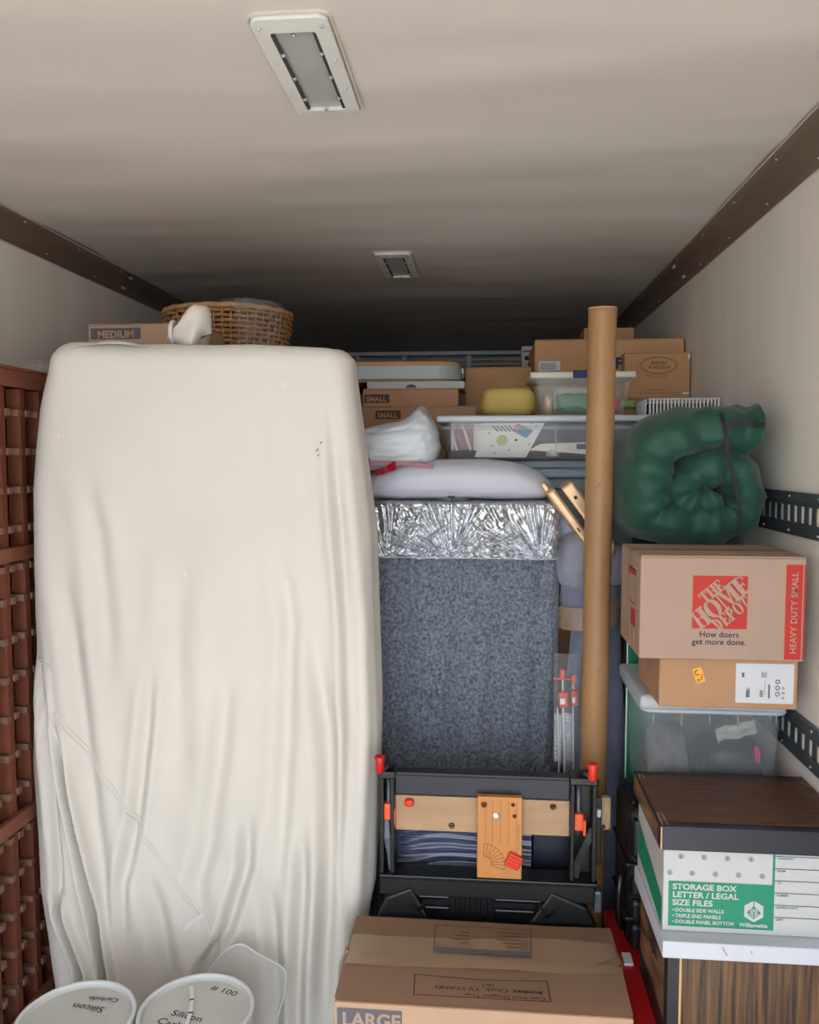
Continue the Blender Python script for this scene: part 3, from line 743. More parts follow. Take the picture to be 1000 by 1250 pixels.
f3 = leftf(.398, 0, 0); bm = B(); stroke(bm, f3, [(-2.26,1.39),(-2.16,1.39),(-2.16,1.48),(-2.26,1.48)], .003, .0012, closed=True); rect(bm, f3, -2.26, -2.16, 1.465, 1.482, .0012); rect(bm, f3, -2.22, -2.16, 1.33, 1.375, .0012); obj('red_print', bm, 'hdred', hb, norm=False)
bm = B()
for k in range(4): rect(bm, f3, -2.36+.06*k, -2.325+.06*k, 1.27, 1.325, .0012)
obj('side_print', bm, 'carddark', hb, norm=False)

# standing green roll behind the stack (carries the rear of the sleeping bag)
gr = thing('bedroll', 'dark green rolled fabric standing upright behind the stacked boxes', 'bedroll', (.645, 2.82, 0))
bm = B()
def rollf(u, v):
    a = 2*PI*u; r = .172*(1+.03*noise3(math.cos(a)*2, math.sin(a)*2, v*6)-.04*math.sin(v*PI*7)**8); e = 1 if .03 < v < .97 else .86
    return (.656+r*e*math.cos(a), 2.822+r*e*math.sin(a), 1.50*v)
V = grid(bm, rollf, 48, 50, wu=True); bm.faces.new([c[0] for c in V]); bm.faces.new([c[-1] for c in V]); obj('roll', bm, 'sleepbag', gr, smooth=True)
bm = B(); tube(bm, [(.662+.176*math.cos(a*PI/16), 2.822+.176*math.sin(a*PI/16), 1.0) for a in range(32)], .008, 6, closed=True); obj('cord', bm, 'strap', gr)

# rolled green sleeping bag
sg = thing('sleeping_bag', 'puffy green rolled sleeping bag with a dark strap on the moving box with red logo', 'sleeping bag', (.59, 2.56, 1.53))
path = [(.770,1.842),(.735,1.846),(.665,1.848),(.58,1.838),(.51,1.802),(.480,1.745),(.472,1.68),(.482,1.62),(.52,1.594),(.59,1.590),(.66,1.592),(.715,1.612),(.735,1.665),(.722,1.722),(.672,1.742),(.61,1.726),(.57,1.69),(.572,1.660),(.60,1.648),(.64,1.655),(.665,1.672)]
def crom(P, n):
    out = []
    for i in range(len(P)-1):
        p0 = Vector(P[max(i-1,0)]); p1 = Vector(P[i]); p2 = Vector(P[i+1]); p3 = Vector(P[min(i+2,len(P)-1)])
        for k in range(n):
            t = k/n; out.append(.5*((2*p1)+(p2-p0)*t+(2*p0-5*p1+4*p2-p3)*t*t+(3*p1-p0-3*p2+p3)*t**3))
    out.append(Vector(P[-1])); return out
D = crom(path, 8); m = len(D)
def bagf(u, v):
    i = min(int(round(u*(m-1))), m-1); p = D[i]
    a = D[max(i-1,0)]; b = D[min(i+1,m-1)]; t = (b-a).normalized(); nn = Vector((-t.y, t.x))
    th = 2*PI*v
    h = .074-.016*min(1, max(0, i/m-.45)/.3)
    h *= 1+.14*noise3(i*.07, math.cos(th)*.8, 2)
    if i < 4: h *= (.45, .8, .95, 1)[i]
    if i > m-5: h *= (.9, .75, .5, .25, .1)[i-(m-5)]
    k = 2/3.2
    cp = lambda q: math.copysign(abs(q)**k, q)
    cy = math.cos(th); sy = math.sin(th)
    fy = cp(cy)
    crumple = .012*noise3(i*.10, math.cos(th)*1.4, 5+math.sin(th))-.012*max(0, .25-abs(noise3(i*.13+.8*math.cos(th), math.sin(th)*1.2, 8)))*4
    puff = SQ(max(0, 1-(abs(fy))**3.2))
    hh = h*math.copysign(abs(sy)**.75, sy)+crumple*(1 if abs(sy) > .1 else .3)
    y = 2.565+(.235+.012*noise3(i*.17,1,4)-.02*(i/m))*fy*(.96+.05*math.sin(i*.5))
    return (p.x+nn.x*hh, y, p.y+nn.y*hh)
bm = B(); V = grid(bm, bagf, m, 36, wv=True)
bm.faces.new(V[0]); bm.faces.new(V[-1]); obj('quilt', bm, 'sleepbag', sg, smooth=True)
def ribbon(pts, wdt, nrm, th=.002):
    bm = B(); L_ = []
    for i, p in enumerate(pts):
        p = Vector(p); t = (Vector(pts[min(i+1,len(pts)-1)])-Vector(pts[max(i-1,0)])).normalized(); s = t.cross(Vector(nrm)).normalized()*wdt/2
        q = Vector(nrm)*th
        L_.append([bm.verts.new(c) for c in (p-s, p+s, p+s-q, p-s-q)])
    for a, b in zip(L_, L_[1:]):
        for k in range(4): bm.faces.new((a[k], a[(k+1)%4], b[(k+1)%4], b[k]))
    bm.faces.new(L_[0]); bm.faces.new(L_[-1])
    return bm
obj('strap', ribbon([(.652,2.338,1.895),(.655,2.322,1.868),(.662,2.318,1.83),(.668,2.322,1.79),(.676,2.318,1.75),(.688,2.314,1.70),(.700,2.314,1.65),(.708,2.316,1.59),(.71,2.322,1.535)], .011, (0,-1,0)), 'strap', sg)
obj('strap', ribbon([(.662,2.316,1.858),(.69,2.312,1.868),(.73,2.312,1.868),(.765,2.322,1.860)], .017, (0,-1,0)), 'strap', sg)

# black moulded case on the tote
bc = thing('tool_case', 'black moulded plastic case standing on the red tote', 'case', (.48, 2.34, .386))
bm = B(); bx(bm, .408, .56, 2.262, 2.50, .388, .798, .035, 4); obj('body', bm, 'black', bc, smooth=False)
for z0, z1 in ((.40,.475),(.485,.545),(.55,.61),(.66,.775)):
    bm = B(); bx(bm, .418, .53, 2.248, 2.30, z0, z1, .014, 3); obj('rib', bm, 'black', bc)
for z in (.48, .635): box_obj('groove_band', 'blackgloss', bc, .402, .56, 2.254, 2.49, z, z+.012, .004)
bm = B(); tube(bm, [(.405,2.30,.60),(.393,2.285,.59),(.388,2.28,.55),(.388,2.28,.47),(.40,2.29,.44)], .009, 8); obj('handle', bm, 'blackgloss', bc, smooth=True)
bm = B(); tube(bm, [(.41+.02*math.cos(a),2.30+.17*k/6,.80+.0*k) for k, a in enumerate([0]*7)], .008, 6); obj('edge_bead', bm, 'blackgloss', bc, smooth=True)

# ------------------------------------------------------------------ folded workbench
wb = thing('folding_workbench', 'black folding workbench with wooden jaws standing folded behind the big box', 'workbench', (.0, 2.36, 0))
y = 2.30
def wbx(name, m, x0, x1, z0, z1, y0=y, y1=y+.03, bev=.003, par=None): return box_obj(name, m, par or wb, x0, x1, y0, y1, z0, z1, bev)
wbx('top_rail', 'navy', -.25, .252, .797, .858, y+.01, y+.04)
wbx('top_lip', 'blackgloss', -.25, .255, .856, .866, y+.002, y+.045)
j = wbx('jaw', 'jaw', -.25, .375, .694, .792, y+.052, y+.076, .006)
def disc(name, m, x, z, r, yy, par=None, th=.004):
    bm = B(); lathe(bm, [(r,0),(r,th),(r*.8,th*1.3)], (0,0,0), 14); bmesh.ops.rotate(bm, verts=bm.verts, cent=(0,0,0), matrix=Matrix.Rotation(PI/2,3,'X')); bmesh.ops.translate(bm, verts=bm.verts, vec=(x,yy,z)); return obj(name, bm, m, par or wb)
k_ = wbx('jaw', 'jaw', -.25, .252, .690, .794, y+.012, y+.036, .003)
def drill(o, holes):            # bores round holes right through a plank along Y
    for x, z, r in holes:
        bm = B(); tube(bm, [(x,y-.05,z),(x,y+.10,z)], r, 20); bmesh.ops.recalc_face_normals(bm, faces=bm.faces)
        me = bpy.data.meshes.new('c'); bm.to_mesh(me); bm.free()
        c = bpy.data.objects.new('c', me); COL.objects.link(c)
        md = o.modifiers.new('b', 'BOOLEAN'); md.operation = 'DIFFERENCE'; md.object = c; md.solver = 'EXACT'
        bpy.context.view_layer.update()
        n = bpy.data.meshes.new_from_object(o.evaluated_get(bpy.context.evaluated_depsgraph_get()))
        o.modifiers.clear(); o.data = n
        bpy.data.objects.remove(c); bpy.data.meshes.remove(me)
drill(k_, ((-.085,.709,.0095),(.205,.776,.0095))); drill(j, ((.352,.705,.008),))
bm = B(); blob(bm, (-.208,y+.005,.776), (.013,.01,.011), amp=.15); obj('red_dog', bm, 'redclip', wb, smooth=True)
pl = wbx('jaw_plate', 'plate', -.011, .116, .572, .811, y-.018, y+.006, .003)
drill(pl, ((.008,.788,.009),(.090,.790,.006),(.095,.757,.006)))
fp = front(0, y-.018, 0)
bm = B()
for x in (.012, .032, .055, .078, .100): stroke(bm, fp, [(x,.60 if x > .09 else .675),(x,.80)], .0008, .0012)
c0 = (.008, .615)
for k in range(10):
    a = math.radians(90-11.5*k); stroke(bm, fp, [(c0[0]+.022*math.cos(a),c0[1]+.022*math.sin(a)),(c0[0]+.06*math.cos(a),c0[1]+.06*math.sin(a))], .0012, .0012)
stroke(bm, fp, ell(c0[0],c0[1],.022,.022,10,-.35,PI/2), .0012, .0012); stroke(bm, fp, ell(c0[0],c0[1],.06,.06,14,-.35,PI/2), .001, .0012)
for k in range(10): rect(bm, fp, .104, .110, .70+.0075*-k+.03, .7015+.0075*-k+.03, .0012)
obj('protractor_print', bm, 'inkbrown', pl, norm=False)
disc('screw_head', 'steel', .042, .757, .0095, y-.018, pl, .003)
bm = B(); M = Matrix.Translation((.093,y-.026,.630)) @ Matrix.Rotation(.4,4,'Y')
bx(bm, -.021,.021,-.008,.008,-.02,.02,.004,2,M)
rc = obj('red_clip', bm, 'redclip', wb)
for k in range(3):
    bm = B(); bx(bm, -.015,.015,-.0110,-.008,-.012+.010*k,-.0075+.010*k,0,1,M); obj('grip_rib', bm, 'redclip', rc)
wbx('bottom_rail', 'black', -.292, .322, .508, .562, y-.015, y+.045, .004)
wbx('bottom_lip', 'blackgloss', -.292, .33, .560, .572, y-.025, y+.05, .003)
for s, xa, xb in ((-1,-.292,-.25),(1,.252,.325)):
    wbx('side_post', 'black', xa, xa+.012, .57, .862, y-.012, y+.05); wbx('side_post', 'black', xb-.012, xb, .57, .862, y-.012, y+.05)
    wbx('post_back', 'black', xa, xb, .57, .862, y+.045, y+.052, 0)
    wbx('post_cap', 'blackgloss', xa-.004, xb+.004, .85, .872, y-.016, y+.054, .005)
for x, zr in ((-.268,.745),(.276,.735)):
    bm = B(); tube(bm, [(x,y+.01,.85),(x,y+.01,.70)], .0075, 10); obj('screw_rod', bm, 'galv', wb, smooth=True)
    bm = B(); bx(bm, x-.014,x+.014,y-.008,y+.026,zr-.02,zr+.03,.006,2); kb = obj('clamp_knob', bm, 'orangeknob', wb)
    for s in (-1,1): box_obj('grip', 'orangeknob', kb, x+s*.016-.004, x+s*.016+.004, y-.01, y+.02, zr-.032, zr+.012, .002)
for x, z, s in ((-.287,.873,-1),(.308,.872,1)):
    bm = B(); tube(bm, [(x-s*.03,y+.015,z),(x-s*.012,y+.008,z+.008),(x+s*.008,y-.01,z-.005)], .012, 8); arm = obj('crank_arm', bm, 'black', wb, smooth=True)
    bm = B(); lathe(bm, [(.009,0),(.014,.006),(.013,.03),(.016,.048),(.014,.05),(.010,.046)], (x+s*.004,y-.012,z-.006), 14); obj('crank_grip', bm, 'redplastic' if s < 0 else 'redclip', arm, smooth=True)
# linkage straps
obj('linkage', ribbon([(-.278,y+.004,.73),(-.272,y-.002,.67),(-.262,y,.62),(-.258,y,.575)], .018, (0,-1,0), .004), 'galv', wb)
obj('linkage', ribbon([(.318,y+.004,.72),(.30,y-.002,.68),(.275,y,.62),(.268,y,.575)], .02, (0,-1,0), .004), 'black', wb)
bm = B(); bx(bm, .329,.342,y+.02,y+.034,.745,.768,.004); obj('white_stop', bm, 'edgewhite', wb)
wbx('side_plate', 'black', .325, .345, .60, .80, y+.03, y+.05)
wbx('side_foot', 'galv', .322, .345, .475, .54, y-.005, y+.04, .006)
# lower step panel
wbx('step_panel', 'black', -.25, .28, .20, .51, y+.02, y+.045)
for x in (-.075,-.045,-.015,.02,): 
    bm = B(); tube(bm, [(u, y+.019, v) for u, v in rrect(x, x+.014, .40, .50, .004, 3)], .0016, 5, closed=True); obj('step_rib', bm, 'blackgloss', wb)
for x0, x1 in ((-.21,-.09),(.04,.20)):
    for z in (.455,.487): wbx('step_bar', 'blackgloss', x0, x1, z, z+.012, y+.006, y+.022, .004)
for s, p in ((-1, [(-.27,.505),(-.20,.535),(-.12,.40),(-.10,.30),(-.20,.30),(-.30,.44)]), (1, [(.30,.50),(.20,.54),(.12,.42),(.08,.30),(.22,.30),(.33,.44)])):
    bm = B(); fq = front(0, y-.022, 0); poly(bm, fq, p, 0, .03)
    ed = bm.edges[:]; bmesh.ops.bevel(bm, geom=ed, offset=.008, segments=2, affect='EDGES', profile=.5); lg = obj('folded_leg', bm, 'black', wb)
    cx_ = sum(q[0] for q in p)/6; bm = B(); stroke(bm, front(0,y-.0225,0), [(cx_-s*.04,.50),(cx_-s*.02,.47),(cx_+s*.005,.49)], .009, .002); obj('moulding', bm, 'blackgloss', lg, norm=False); bm = B(); stroke(bm, front(0,y-.0225,0), [(cx_-s*.0,.36),(cx_+s*.004,.41),(cx_+s*.03,.44)], .003, .002); obj('moulding', bm, 'blackgloss', lg, norm=False)
for x in (-.27,.29): wbx('leg', 'black', x-.012, x+.012, 0, .51, y+.02, y+.045)
# wrapped goods seen through the workbench
bm = B()
def wrapf(u, v):
    x = -.25+.40*u; z = .30+.42*v
    return (x, 2.40+.006*math.sin(z*230+2.4*noise3(x*5, z*3, 1)*3)*.5+.012*noise3(x*5, z*25, 3), z)
grid(bm, wrapf, 50, 120)
ww = thing('wrapped_parcel', 'dark blue parcel in wrinkled stretch film behind the workbench', 'parcel', (-.05, 2.5, .0))
obj('film', bm, 'bluewrap', ww, smooth=True)
box_obj('core', 'navy', ww, -.25, .15, 2.415, 2.60, 0, .73, .01)
o = tag(box_obj('dark_panel', 'navy', None, .155, .29, 2.42, 2.45, 0, .76, .004), 'smooth dark navy flat panel standing behind the workbench next to the wrapped parcel', 'case')  # plain dark navy panel, what it belongs to is unknown

# ------------------------------------------------------------------ grey upholstered piece
ub = thing('upholstered_block', 'tall grey chenille upholstered piece with stretch-wrapped top behind the workbench', 'upholstery', (-.05, 2.85, 0))
bm = B()
def blockf(u, v):
    x0, x1 = -.385, .256
    x = x0+(x1-x0)*u; z = .0+1.455*v
    e = min(u, 1-u)
    y = 2.72+.05*(1-min(1, e/.07))**2
    for xc, wd, a in ((-.10,.022,.024),(.03,.02,.028),(.185,.03,.036),(-.27,.03,.016)):
        xx = xc+.05*(z-1)+.01*noise3(z*3, xc, 0)
        y += a*math.exp(-((x-xx)/wd)**2)*(1.2-.7*v)
    y += .022*noise3(x*3, z*2, 1)+.010*noise3(x*11, z*8, 4)+.006*noise3(x*34, z*34, 2)
    y -= .02*math.exp(-((z-.80)/.12)**2)
    return (x+.012*noise3(0, z*4, 3)*(1 if u > .5 else 0), y, z)
grid(bm, blockf, 120, 240); obj('front_cover', bm, 'chenille', ub, smooth=True)
box_obj('core', 'chenille', ub, -.38, .215, 2.79, 3.0, 0, 1.455, .01)
bm = B(); bx(bm, -.375, .236, 2.678, 3.0, 1.456, 1.628, .02, 3); obj('top_cushion', bm, 'chenille', ub)
# stretch film with gathered folds
G = [(-.105,1.443,-.55,.55,.02),(.187,1.446,-.2,.5,.02),(-.31,1.441,-.1,.9,.014)]
def filmf(u, v):
    x = -.378+.626*u; z = 1.443+.190*v
    d = 0
    for gx, gz, a0, a1, am in G:
        dx, dz = x-gx, z-gz+.012; r = math.hypot(dx, dz); a = math.atan2(dx, dz)
        wgt = math.exp(-(r/.16)**2)*min(1, r/.03)
        d += am*wgt*(math.sin(a*34+3*noise3(a*5, r*8, gx))*.5+noise3(a*16, r*5, gx*9))
    d += .008*noise3(x*30, z*16, 2)+.006*noise3(x*70+z*40, z*30, 5)
    e = min(u, 1-u)
    y = 2.668-d+.03*(1-min(1, e/.05))**2
    if v > .93: y += .02*((v-.93)/.07)**2
    return (x+(.006*noise3(z*40, 3, u) if e < .02 else 0), y, z+.004*noise3(x*9, 1, v)*(1 if v in (0., 1.) else 0))
bm = B(); grid(bm, filmf, 200, 70); obj('stretch_film', bm, 'film', ub, smooth=True)
bm = B()
def filmtop(u, v):
    x = -.378+.626*u; y_ = 2.672+.25*v
    return (x, y_, 1.634+.006*noise3(x*14, y_*9, 3)+.004*noise3(x*40, y_*30, 1)+.012*math.exp(-((x+.10)/.05)**2-((v-.2)/.15)**2))
grid(bm, filmtop, 80, 30); obj('stretch_film', bm, 'film', ub, smooth=True)
bm = B(); tube(bm, [(-.376+.618*k/40, 2.662+.003*noise3(k*.5,0,0), 1.612+.004*noise3(k*.3,1,0)) for k in range(41)], .0018, 5); obj('film_edge', bm, 'film', ub)
bm = B(); tube(bm, [(-.376+.618*k/40, 2.662+.003*noise3(k*.5,0,0), 1.446+.002*noise3(k*.3,1,0)) for k in range(41)], .0018, 5); obj('film_edge', bm, 'film', ub)
bm = B(); tube(bm, [(.03,2.664,1.50),(.10,2.661,1.475),(.187,2.662,1.447)], .0016, 5); obj('film_edge', bm, 'film', ub)

# white pillow
pw = thing('pillow', 'white pillow lying on the stretch-wrapped upholstered piece under the flat tote', 'pillow', (-.08, 2.82, 1.64))
bm = B()
def pilf(c, r, seed, drop):
    def f(u, v):
        a = 2*PI*u; b = PI*(v-.5); cp = lambda t, k: math.copysign(abs(t)**k, t)
        x = cp(math.cos(b), .55)*cp(math.cos(a), .6); yy = cp(math.cos(b), .55)*cp(math.sin(a), .6); z = cp(math.sin(b), .9)
        n = 1+.03*noise3(x*3+seed, yy*3, z*2)
        return (c[0]+x*r[0]*n, c[1]+yy*r[1]*n, c[2]+z*r[2]*n-drop*abs(x)**3+.004*noise3(x*6, yy*14, seed))
    return f
grid(bm, pilf((-.09,2.83,1.702),(.325,.185,.066),1,.035), 64, 30, wu=True); obj('pillow_body', bm, 'whitefab', pw, smooth=True)
bm = B(); bx(bm, -.112,-.090,2.640,2.652,1.642,1.65,.002); bx(bm, -.104,-.098,2.64,2.65,1.634,1.644,.001); obj('dark_clip', bm, 'dark', pw)
lp = tag(obj('pillow', blob(B(), (.305,2.84,1.57), (.065,.09,.10), e=2.6, amp=.05, fs=2), 'lavfab', None, smooth=True), 'greyish lavender pillow squeezed in behind the gold suitcase', 'pillow')

# white poly mailer with red ties
ml = thing('plastic_bag', 'white plastic mailer bag with a pink edge lying beside the flat clear tote', 'bag', (-.28, 2.78, 1.72))
bm = B()
def mlf(u, v):
    a = 2*PI*u; b = PI*(v-.5); cp = lambda t, k: math.copysign(abs(t)**k, t)
    x = cp(math.cos(b), .45)*cp(math.cos(a), .5); yy = cp(math.cos(b), .45)*cp(math.sin(a), .5); z = cp(math.sin(b), .8)
    X = -.30+.155*x+.012*noise3(z*2, x*2, 4); Y = 2.79+.13*yy
    zc = 1.815+.068*z*(1.15-.3*abs(x)**4)
    if z > 0:
        zc += +.05*math.exp(-((x-.60)/.26)**2)*z*(1-.5*max(0,-yy))+.02*x*z
    zc += .007*noise3(x*2.5, yy*2.5, z*2)+.002*noise3(x*9, yy*9, z*6)
    Y += .012*noise3(x*6, z*5, 3)
    return (X, Y, zc-.045*max(0, .1-x)*.25)
grid(bm, mlf, 72, 44, wu=True); obj('bag_body', bm, 'mailer', ml, smooth=True)
bm = B()
grid(bm, lambda u, v: (-.41+.25*u, 2.652-.012*v+.006*noise3(u*6,v*2,1), 1.752-.016*v+.012*math.sin(u*3)), 24, 5); bmesh.ops.solidify(bm, geom=bm.faces[:], thickness=.0015); obj('pink_edge', bm, 'pink', ml, smooth=True)
for cx_, cz_, s in ((-.395,1.748,.9),(-.315,1.735,1.0)):
    bm = B()
    def bow(u, v):
        return (cx_-.03*s+.065*s*u, 2.625-.006*math.sin(u*7+v*2), cz_-.014*s+.03*s*v*(.5+.5*u)+.02*s*(u-.4)+.005*noise3(u*5, v*5, cx_))
    grid(bm, bow, 10, 6); bmesh.ops.solidify(bm, geom=bm.faces[:], thickness=.002); obj('red_tie', bm, 'redbow', ml, smooth=True)

# gold suitcase, tilted
sc = thing('suitcase', 'rose gold hard-shell case tilted on edge behind the cardboard tube', 'suitcase', (.30, 2.67, 1.5))
TM = Matrix.Translation((.298,2.66,1.594)) @ Matrix.Rotation(math.radians(53),4,'Y')
def scb(name, m, a, par=sc, bev=.01): 
    bm = B(); bx(bm, *a, bev, 3, TM); return obj(name, bm, m, par)
scb('shell', 'gold', (-.115,.115,-.07,.07,-.040,-.010)); scb('shell', 'gold', (-.100,.118,-.07,.07,.004,.050))
scb('zip_gap', 'dark', (-.10,.11,-.066,.066,-.012,.006), bev=.002)
scb('handle', 'gold', (-.145,-.112,-.03,.0,-.038,-.020), bev=.006); scb('handle_stem', 'dark', (-.12,-.10,-.025,-.005,-.034,-.024), bev=.002)
scb('rivet', 'dark', (-.055,-.045,-.0725,-.069,.020,.030), bev=.001); scb('rivet', 'dark', (.03,.045,-.0725,-.069,-.030,-.025), bev=.001)
bm = B(); blob(bm, (.405,2.63,1.49), (.016,.03,.03), e=2.4); obj('corner_guard', bm, 'gold', sc, smooth=True)

# grey fleece bundle with tape
fl = thing('blanket_bundle', 'grey blue fleece blanket bundle bound with brown tape behind the cardboard tube', 'blanket', (.36, 2.74, 0))
def bundle(z0, z1, cx, cy, rx, ry, seed, m, name):
    bm = B()
    def f(u, v):
        a = 2*PI*u; z = z0+(z1-z0)*v
        pr = min(1, math.sin(PI*min(1, max(0, v)))**.22+.02)
        n = 1+.12*noise3(math.cos(a)*1.6+seed, math.sin(a)*1.6, z*5)+.05*noise3(math.cos(a)*4+seed, math.sin(a)*4, z*11)+.05*math.sin(a*4+z*14+seed)
        return (cx+rx*pr*n*math.cos(a)+.014*noise3(z*5, seed, 0), cy+ry*pr*n*math.sin(a), z)
    grid(bm, f, 56, 44, wu=True); return obj(name, bm, m, fl, smooth=True)
bundle(1.33, 1.53, .345, 2.765, .108, .085, 2.2, 'fleece2', 'upper_roll')
bundle(1.22, 1.42, .36, 2.775, .10, .075, 5.1, 'fleece', 'neck_fold')
bundle(0.0, 1.30, .380, 2.765, .102, .075, 8.7, 'fleece', 'lower_drape')
bundle(1.36, 1.49, .425, 2.70, .052, .045, 3.3, 'fleece2', 'tucked_edge')
bm = B()
grid(bm, lambda u, v: (.36+.107*math.cos(2*PI*u)*(1+.03*noise3(u*9,v*2,0)), 2.772+.088*math.sin(2*PI*u)-.004, 1.225+.075*v+.02*math.sin(2*PI*u+1)), 48, 6, wu=True); obj('packing_tape', bm, 'tape', fl, smooth=True)

# clamps in clear wrap
cp_ = thing('bar_clamps', 'pair of white bar clamps with orange red heads wrapped in clear film', 'clamps', (.275, 2.585, .60))
def rod(x0, z0, x1, z1, r, m, yy=2.59):
    bm = B(); tube(bm, [(x0,yy,z0),(x1,yy,z1)], r, 8); obj('clamp_bar', bm, m, cp_, smooth=True)
rod(.254,1.10,.27,.60,.0036,'edgewhite'); rod(.240,.98,.252,.60,.0028,'edgewhite'); rod(.289,1.06,.296,.60,.003,'edgewhite',2.60)
for x0, x1, z0, z1 in ((.246,.262,1.075,1.105),(.282,.296,1.06,1.09)):
    box_obj('clamp_head', 'redpack', cp_, x0, x1, 2.578, 2.60, z0, z1, .003)
for x0, x1, z0, z1 in ((.242,.272,.985,1.035),(.281,.303,.99,1.04)):
    h = box_obj('clamp_jaw', 'redpack', cp_, x0, x1, 2.574, 2.604, z0, z1, .004)
    box_obj('jaw_pad', 'edgewhite', h, x0+.004, x1-.010, 2.570, 2.574, z0+.012, z0+.03, .001)
box_obj('clamp_head', 'redpack', cp_, .226, .30, 2.585, 2.60, 1.072, 1.078, .001)
bm = B()
grid(bm, lambda u, v: (.226+.084*u, 2.566+.010*noise3(u*4, v*9, 2)+.006*noise3(u*12, v*30, 4)+.02*abs(u-.5), .80+.36*v), 24, 80); obj('clear_wrap', bm, 'filmdim', cp_, smooth=True)
bm = B()
grid(bm, lambda u, v: (.232+.06*u, 2.604+.004*math.sin(v*70+u*3), .80+.16*v), 12, 60); obj('film_bundle', bm, 'film', cp_, smooth=True)

# cardboard tube
tb = thing('cardboard_tube', 'long brown cardboard tube standing upright beside the green sleeping bag', 'tube', (.346, 2.555, 0))
pa, pb = Vector((.346,2.555,0)), Vector((.3385,2.42,2.2)); ax = (pb-pa).normalized()
bm = B()
s1 = ax.cross(Vector((0,1,0))).normalized(); s2 = s1.cross(ax).normalized()
def tf(u, v):
    a = 2*PI*u; r = .0405*(1+.02*noise3(math.cos(a)*2, math.sin(a)*2, v*14)*(1 if v > .65 else .4)-.05*max(0, noise3(math.cos(a)*3+4, math.sin(a)*3, v*30))*(1 if .78 < v < .97 else 0))
    return pa+(pb-pa)*v+s1*r*math.cos(a)+s2*r*math.sin(a)
V = grid(bm, tf, 40, 160, wu=True); bm.faces.new([c[0] for c in V]); 
V2 = grid(bm, lambda u, v: pb-ax*(.05*v)+s1*.035*math.cos(2*PI*u)+s2*.035*math.sin(2*PI*u), 40, 2, wu=True)
for k in range(40): bm.faces.new((V[k][-1], V[(k+1)%40][-1], V2[(k+1)%40][0], V2[k][0]))
bm.faces.new([c[1] for c in V2])
obj('tube_wall', bm, 'kraft', tb, smooth=True)
random.seed(5)
for k in range(11):
    v = (.96,.945,.93,.915,.90,.83,.80,.77,.62,.52,.44)[k]; a0 = random.uniform(3.9, 5.4); ln = random.uniform(.2,.5)
    pts = [pa+(pb-pa)*(v+.004*math.sin(q*.9+k))+s1*.0409*math.cos(-(a0+ln*q/6)+PI*0)+s2*.0409*math.sin(-(a0+ln*q/6)) for q in range(7)]
    pts = [pa+(pb-pa)*(v+.0022*math.sin(q*.8+k))+s1*.0410*math.cos(th)+s2*.0410*math.sin(th) for q in range(7) for th in [a0+ln*q/6]]
    if pts[3].y < (pa+(pb-pa)*v).y:
        bm = B(); tube(bm, pts, .0009, 4); obj('crease', bm, 'kraft', tb)
bm = B(); tube(bm, [pb+s1*.0395*math.cos(k*PI/12)+s2*.0395*math.sin(k*PI/12) for k in range(24)], .0022, 6, closed=True); obj('rim', bm, 'cardedge', tb, smooth=True)

# ------------------------------------------------------------------ things stacked behind
carton('tall brown cardboard box under the grey blue bin behind the upholstered piece', -.15, .80, 3.03, 3.31, 0, 1.40, 'carddark', tape=False)
gbn = thing('storage_tote', 'pale grey blue lidded bin under the flat clear tote', 'tote', (.3, 3.15, 1.40))
box_obj('body', 'bluegray', gbn, -.13, .78, 3.02, 3.30, 1.402, 1.70, .015); box_obj('lid', 'bluegray', gbn, -.15, .80, 3.0, 3.312, 1.70, 1.735, .008); box_obj('lid_step', 'bluegray', gbn, -.10, .75, 3.06, 3.28, 1.735, 1.764, .006)

ft = thing('storage_tote', 'flat clear underbed tote with a white lid full of gift wrap and papers', 'tote', (.32, 3.1, 1.765))
bm = B(); taper_shell(bm, -.147, .80, 2.90, 3.29, 1.767, 1.900, .014, .035); obj('body', bm, 'cleartote', ft, smooth=True)
bm = B(); bx(bm, -.165, .815, 2.884, 3.305, 1.898, 1.921, .009, 3); obj('lid', bm, 'lidwhitep', ft)
bm = B(); tube(bm, [(u, v, 1.878) for u, v in rrect(-.156, .806, 2.893, 3.298, .035)], .008, 6, closed=True); obj('rim', bm, 'cleartote', ft, smooth=True)
for x in (-.10, .25, .60): box_obj('rib', 'cleartote', ft, x-.002, x+.002, 2.893, 2.90, 1.80, 1.89)
def slab_thing(name, label, cat, m, pts, yy, th=.004, extra=None):
    t = thing(name, label, cat, (pts[0][0], yy, min(p[1] for p in pts)))
    bm = B(); poly(bm, front(0, yy, 0), pts, 0, th); obj('sheet', bm, m, t)
    if extra: extra(t)
    return t
def gift(t):
    f = front(0, 2.92, 0)
    def decal(nm, m, pts, d=.001): bm = B(); poly(bm, f, pts, d); obj(nm, bm, m, t, norm=False)
    decal('gift_motif', 'giftblue', [(.105,1.866),(.150,1.842),(.175,1.868),(.13,1.89)]); decal('bow_motif', 'giftpink', [(.105,1.87),(.118,1.868),(.14,1.885),(.122,1.893),(.108,1.885)], .0014)
    decal('balloon_motif', 'giftgreen', ell(.066,1.835,.02,.019,12)); decal('dot_motif', 'ink', ell(.115,1.836,.006,.004,8)); decal('dot_motif', 'giftpink', ell(.03,1.815,.004,.003,8))
    for k in range(5): decal('stripe_motif', 'inkgray', [(.03+.014*k,1.885),(.035+.014*k,1.888),(.055+.014*k,1.868),(.05+.014*k,1.865)])
    for x, z in ((.02,1.86),(.09,1.80),(.16,1.82),(.185,1.885),(.17,1.895),(.04,1.79)): decal('dot_motif', 'inkdark', ell(x,z,.0035,.0025,6))
slab_thing('gift_bag', 'white gift bag printed with a blue present inside the flat tote', 'gift bag', 'paper', [(-.03,1.775),(.15,1.775),(.215,1.896),(.0,1.896)], 2.92, extra=gift)
